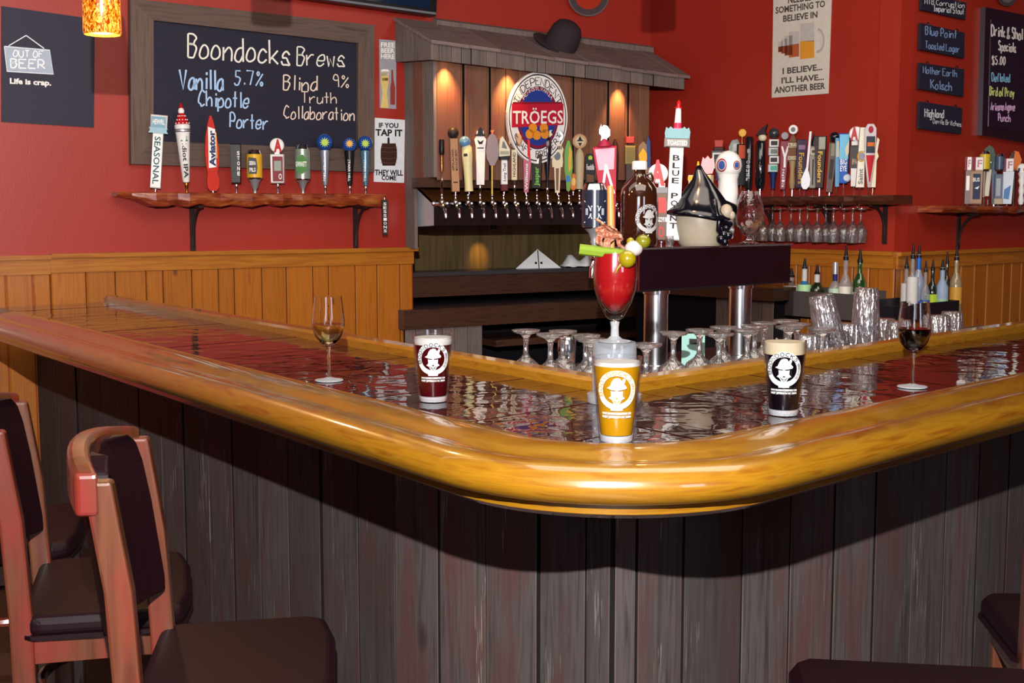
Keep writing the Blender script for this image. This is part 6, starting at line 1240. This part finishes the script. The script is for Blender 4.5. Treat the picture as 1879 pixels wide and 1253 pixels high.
# ================================================================== PENDANT LAMPS
def pendant(x, y, Y, label, R=.055, H=.26):
    p = atd(x, y, Y); o = empty('pendant_lamp', p, 0, label, 'pendant lamp', 'speckled amber pendants over the bar')
    m = bpy.data.materials.get('speckled_amber_glass')
    if not m:
        m, nt, b = nm('speckled_amber_glass'); tc = nt.nodes.new('ShaderNodeTexCoord'); f_ = noise(nt, mapping(nt, tc.outputs['Object'], (1, 1, .45)), 130, 3, 1.5); col = ramp(nt, f_, [(.3, '#2c0800', 1), (.42, '#a83404', 1), (.52, '#f08c14', 1), (.66, '#ffd868', 1)]).outputs[0]
        nt.links.new(col, b.inputs['Base Color']); nt.links.new(col, b.inputs['Emission Color']); b.inputs['Emission Strength'].default_value = .9; b.inputs['Roughness'].default_value = .2
    MB().lathe([(R * .93, 0), (R, .006), (R * .97, H * .5), (R * .8, H * .85), (R * .35, H), (.012, H + .004)], 32).build('lamp_shade', m, o)
    MB().lathe([(R * .925, .0015), (R * .9, .012), (0, .014)], 24).build('diffuser', emit('#fff0d0', 2.5, 'lamp_diffuser'), o)
    MB().lathe([(.014, H), (.014, H + .05), (.004, H + .06), (.003, 3.4 - p.z)], 12).build('cord', MBLACK, o)
    lamp('POINT', 'pendant_bulb', (p.x, p.y, p.z - .03), 9, (1, .62, .3), .04); return o
pendant(188, 64, 3.75, 'amber speckled glass pendant lamp hanging before the dark poster')
pendant(480, -95, 3.5, 'amber speckled glass pendant lamp hanging above the left bar arm out of view')
pendant(1195, -75, 4.0, 'amber speckled glass pendant lamp hanging above the beer tower out of view')

# ================================================================== BAR CHAIRS
def chair():
    o = empty('bar_chair', (0, 0, 0)); W2, S = .178, .75
    def post(sx):
        x = sx * W2; P = [(x * .95, -.17, 0), (x, -.155, .45), (x, -.16, .74), (x, -.17, .92), (x, -.195, 1.085)]
        mb = MB(); w_ = .017; vs = []
        for p in P:
            for dx, dy in ((-w_, -w_ * 1.2), (w_, -w_ * 1.2), (w_, w_ * 1.2), (-w_, w_ * 1.2)): vs.append((p[0] + dx, p[1] + dy, p[2]))
        mb.add(vs, [(j * 4 + i, j * 4 + (i + 1) % 4, (j + 1) * 4 + (i + 1) % 4, (j + 1) * 4 + i) for j in range(4) for i in range(4)] + [(3, 2, 1, 0), (16, 17, 18, 19)])
        q = mb.build('rear_leg', MCHERRY, o); m = q.modifiers.new('b', 'BEVEL'); m.width = .005; m.segments = 2
        mb = MB(); mb.add([(sx * W2 * .96 + dx * (.75 if z == 0 else 1), .105 + dy * (.75 if z == 0 else 1), z) for z in (0, .70) for dx, dy in ((-.018, -.018), (.018, -.018), (.018, .018), (-.018, .018))], [(0, 1, 5, 4), (1, 2, 6, 5), (2, 3, 7, 6), (3, 0, 4, 7), (3, 2, 1, 0), (4, 5, 6, 7)])
        q = mb.build('front_leg', MCHERRY, o); m = q.modifiers.new('b', 'BEVEL'); m.width = .005; m.segments = 2
    post(-1); post(1)
    for nm2, b in (('apron', (-W2, W2, .1, .118, .655, .705)), ('apron', (-W2, W2, -.165, -.148, .655, .705)), ('apron', (-W2 - .01, -W2 + .012, -.15, .1, .655, .705)), ('apron', (W2 - .012, W2 + .01, -.15, .1, .655, .705))):
        q = MB().box(*b).build(nm2, MCHERRY, o)
    pts = [(-.2, -.14), (-.212, .09), (-.195, .125), (-.1, .14), (.1, .14), (.195, .125), (.212, .09), (.2, -.14), (.18, -.165), (-.18, -.165)]
    q = MB().slab(pts, .705, .747).build('seat', MPADG, o); m = q.modifiers.new('b', 'BEVEL'); m.width = .018; m.segments = 4
    q = MB().slab([(x * 1.02, y * 1.02) for x, y in pts], .704, .712).build('seat_piping', MPADG, o)
    # curved top rail with square wings
    n = 12; vs = []; top = []
    for i in range(n + 1):
        t = i / n; x = (t - .5) * 2 * (W2 + .022); y = -.207 - .04 * (1 - (2 * t - 1) ** 2); z0 = 1.035 + .02 * (1 - (2 * t - 1) ** 2); z1 = 1.10 + .022 * (1 - (2 * t - 1) ** 2)
        for dy, z in ((-.017, z0), (-.017, z1), (.017, z1), (.017, z0)): vs.append((x, y + dy, z))
    q = MB().add(vs, [(j * 4 + i, j * 4 + (i + 1) % 4, (j + 1) * 4 + (i + 1) % 4, (j + 1) * 4 + i) for j in range(n) for i in range(4)] + [(0, 1, 2, 3), (n * 4 + 3, n * 4 + 2, n * 4 + 1, n * 4)]).build('top_rail', MCHERRY, o); m = q.modifiers.new('b', 'BEVEL'); m.width = .008; m.segments = 3
    vs = []; rows = [(.82, -.168, .146), (.85, -.17, .153), (.98, -.188, .155), (1.05, -.2, .15), (1.09, -.208, .13), (1.105, -.212, .09)]
    for z, y, wx in rows:
        for i in range(9):
            t = i / 8; x = (t - .5) * 2 * wx; c_ = 1 - (2 * t - 1) ** 2; vs.append((x, y - .045 * c_ + .022, z))
    for z, y, wx in rows:
        for i in range(9):
            t = i / 8; x = (t - .5) * 2 * wx; c_ = 1 - (2 * t - 1) ** 2; vs.append((x, y - .045 * c_ - .012, z))
    nr = len(rows); F1 = [(j * 9 + i, j * 9 + i + 1, (j + 1) * 9 + i + 1, (j + 1) * 9 + i) for j in range(nr - 1) for i in range(8)]; o2 = nr * 9
    F2 = [tuple(reversed([v + o2 for v in f])) for f in F1]; E_ = []
    for j in range(nr - 1):
        for i in (0, 8): E_.append((j * 9 + i, (j + 1) * 9 + i, o2 + (j + 1) * 9 + i, o2 + j * 9 + i))
    for i in range(8):
        for j in (0, nr - 1): E_.append((j * 9 + i, j * 9 + i + 1, o2 + j * 9 + i + 1, o2 + j * 9 + i))
    q = MB().add(vs, F1 + F2 + E_, 0, False).build('backrest', MPADG, o); m = q.modifiers.new('b', 'BEVEL'); m.width = .008; m.segments = 3
    for yy, zz in ((.105, .28), (-.157, .34)): MB().tube([(-W2 * .95, yy, zz), (W2 * .95, yy, zz)], .011, 10).build('stretcher', MCHERRY, o)
    MB().tube([(.15 * math.cos(2 * math.pi * i / 28), -.025 + .125 * math.sin(2 * math.pi * i / 28), .56) for i in range(28)], .0105, 8, closed=True).build('bent_ring', MCHERRY, o)
    return o
MPADG = pm('#3a0f1e', .5, k=.10)
MPADG.node_tree.nodes['Principled BSDF'].inputs['Specular IOR Level'].default_value = .12
c0 = chair(); CG = 'cherry wood bar chairs with dark vinyl pads'
CH = [(-.43, 1.985, 8, 'cherry bar chair with dark vinyl pads nearest the camera at lower left'), (-.78, 2.42, 15, 'second cherry bar chair along the left arm, half hidden behind the nearest chair'), (-1.15, 2.87, 15, 'third cherry bar chair, only its dark seat showing at the left edge'),
      (1.083, 2.19, 80, 'cherry bar chair cut off by the right edge of the view')]
for i, (x, y, a, lab) in enumerate(CH):
    o = c0 if i == 0 else copy_tree(c0); o.location = (x, y, 0); o.rotation_euler = (0, 0, math.radians(a - 90)); prop(o, lab, 'chair', CG)
st_ = empty('bar_stool', (.62, 1.77, 0), math.radians(-8), 'backless bar stool at lower right with only its dark seat edge in view', 'stool')
MB().slab([(-.19, -.18), (.19, -.18), (.2, .16), (.17, .19), (-.17, .19), (-.2, .16)], .705, .752).build('seat', MPADG, st_).modifiers.new('b', 'BEVEL').width = .015
for sx, sy in ((-1, -1), (1, -1), (1, 1), (-1, 1)): MB().box(sx * .165 - .016, sx * .165 + .016, sy * .15 - .016, sy * .15 + .016, 0, .704).build('leg', MCHERRY, st_)
for y in (-.15, .15): MB().box(-.149, .149, y - .01, y + .01, .64, .70).build('apron', MCHERRY, st_); MB().tube([(-.15, y, .3), (.15, y, .3)], .01, 8).build('stretcher', MCHERRY, st_)

# ================================================================== origins at each thing's base
bpy.context.view_layer.update()
kids = {}
for o in COL.objects:
    if o.parent: kids.setdefault(o.parent.name, []).append(o)
def under(o):
    out = [o]
    for c in kids.get(o.name, []): out += under(c)
    return out
for o in list(COL.objects):
    if o.parent or not o.get('label') or tuple(o.location) != (0.0, 0.0, 0.0): continue
    P = [q.matrix_world @ Vector(c) for q in under(o) if q.type == 'MESH' for c in q.bound_box]
    if not P: continue
    b = Vector(((min(p.x for p in P) + max(p.x for p in P)) / 2, (min(p.y for p in P) + max(p.y for p in P)) / 2, min(p.z for p in P)))
    o.location = b
    if o.type == 'MESH': o.data.transform(Matrix.Translation(-b))
    for c in kids.get(o.name, []): c.location = c.location - b
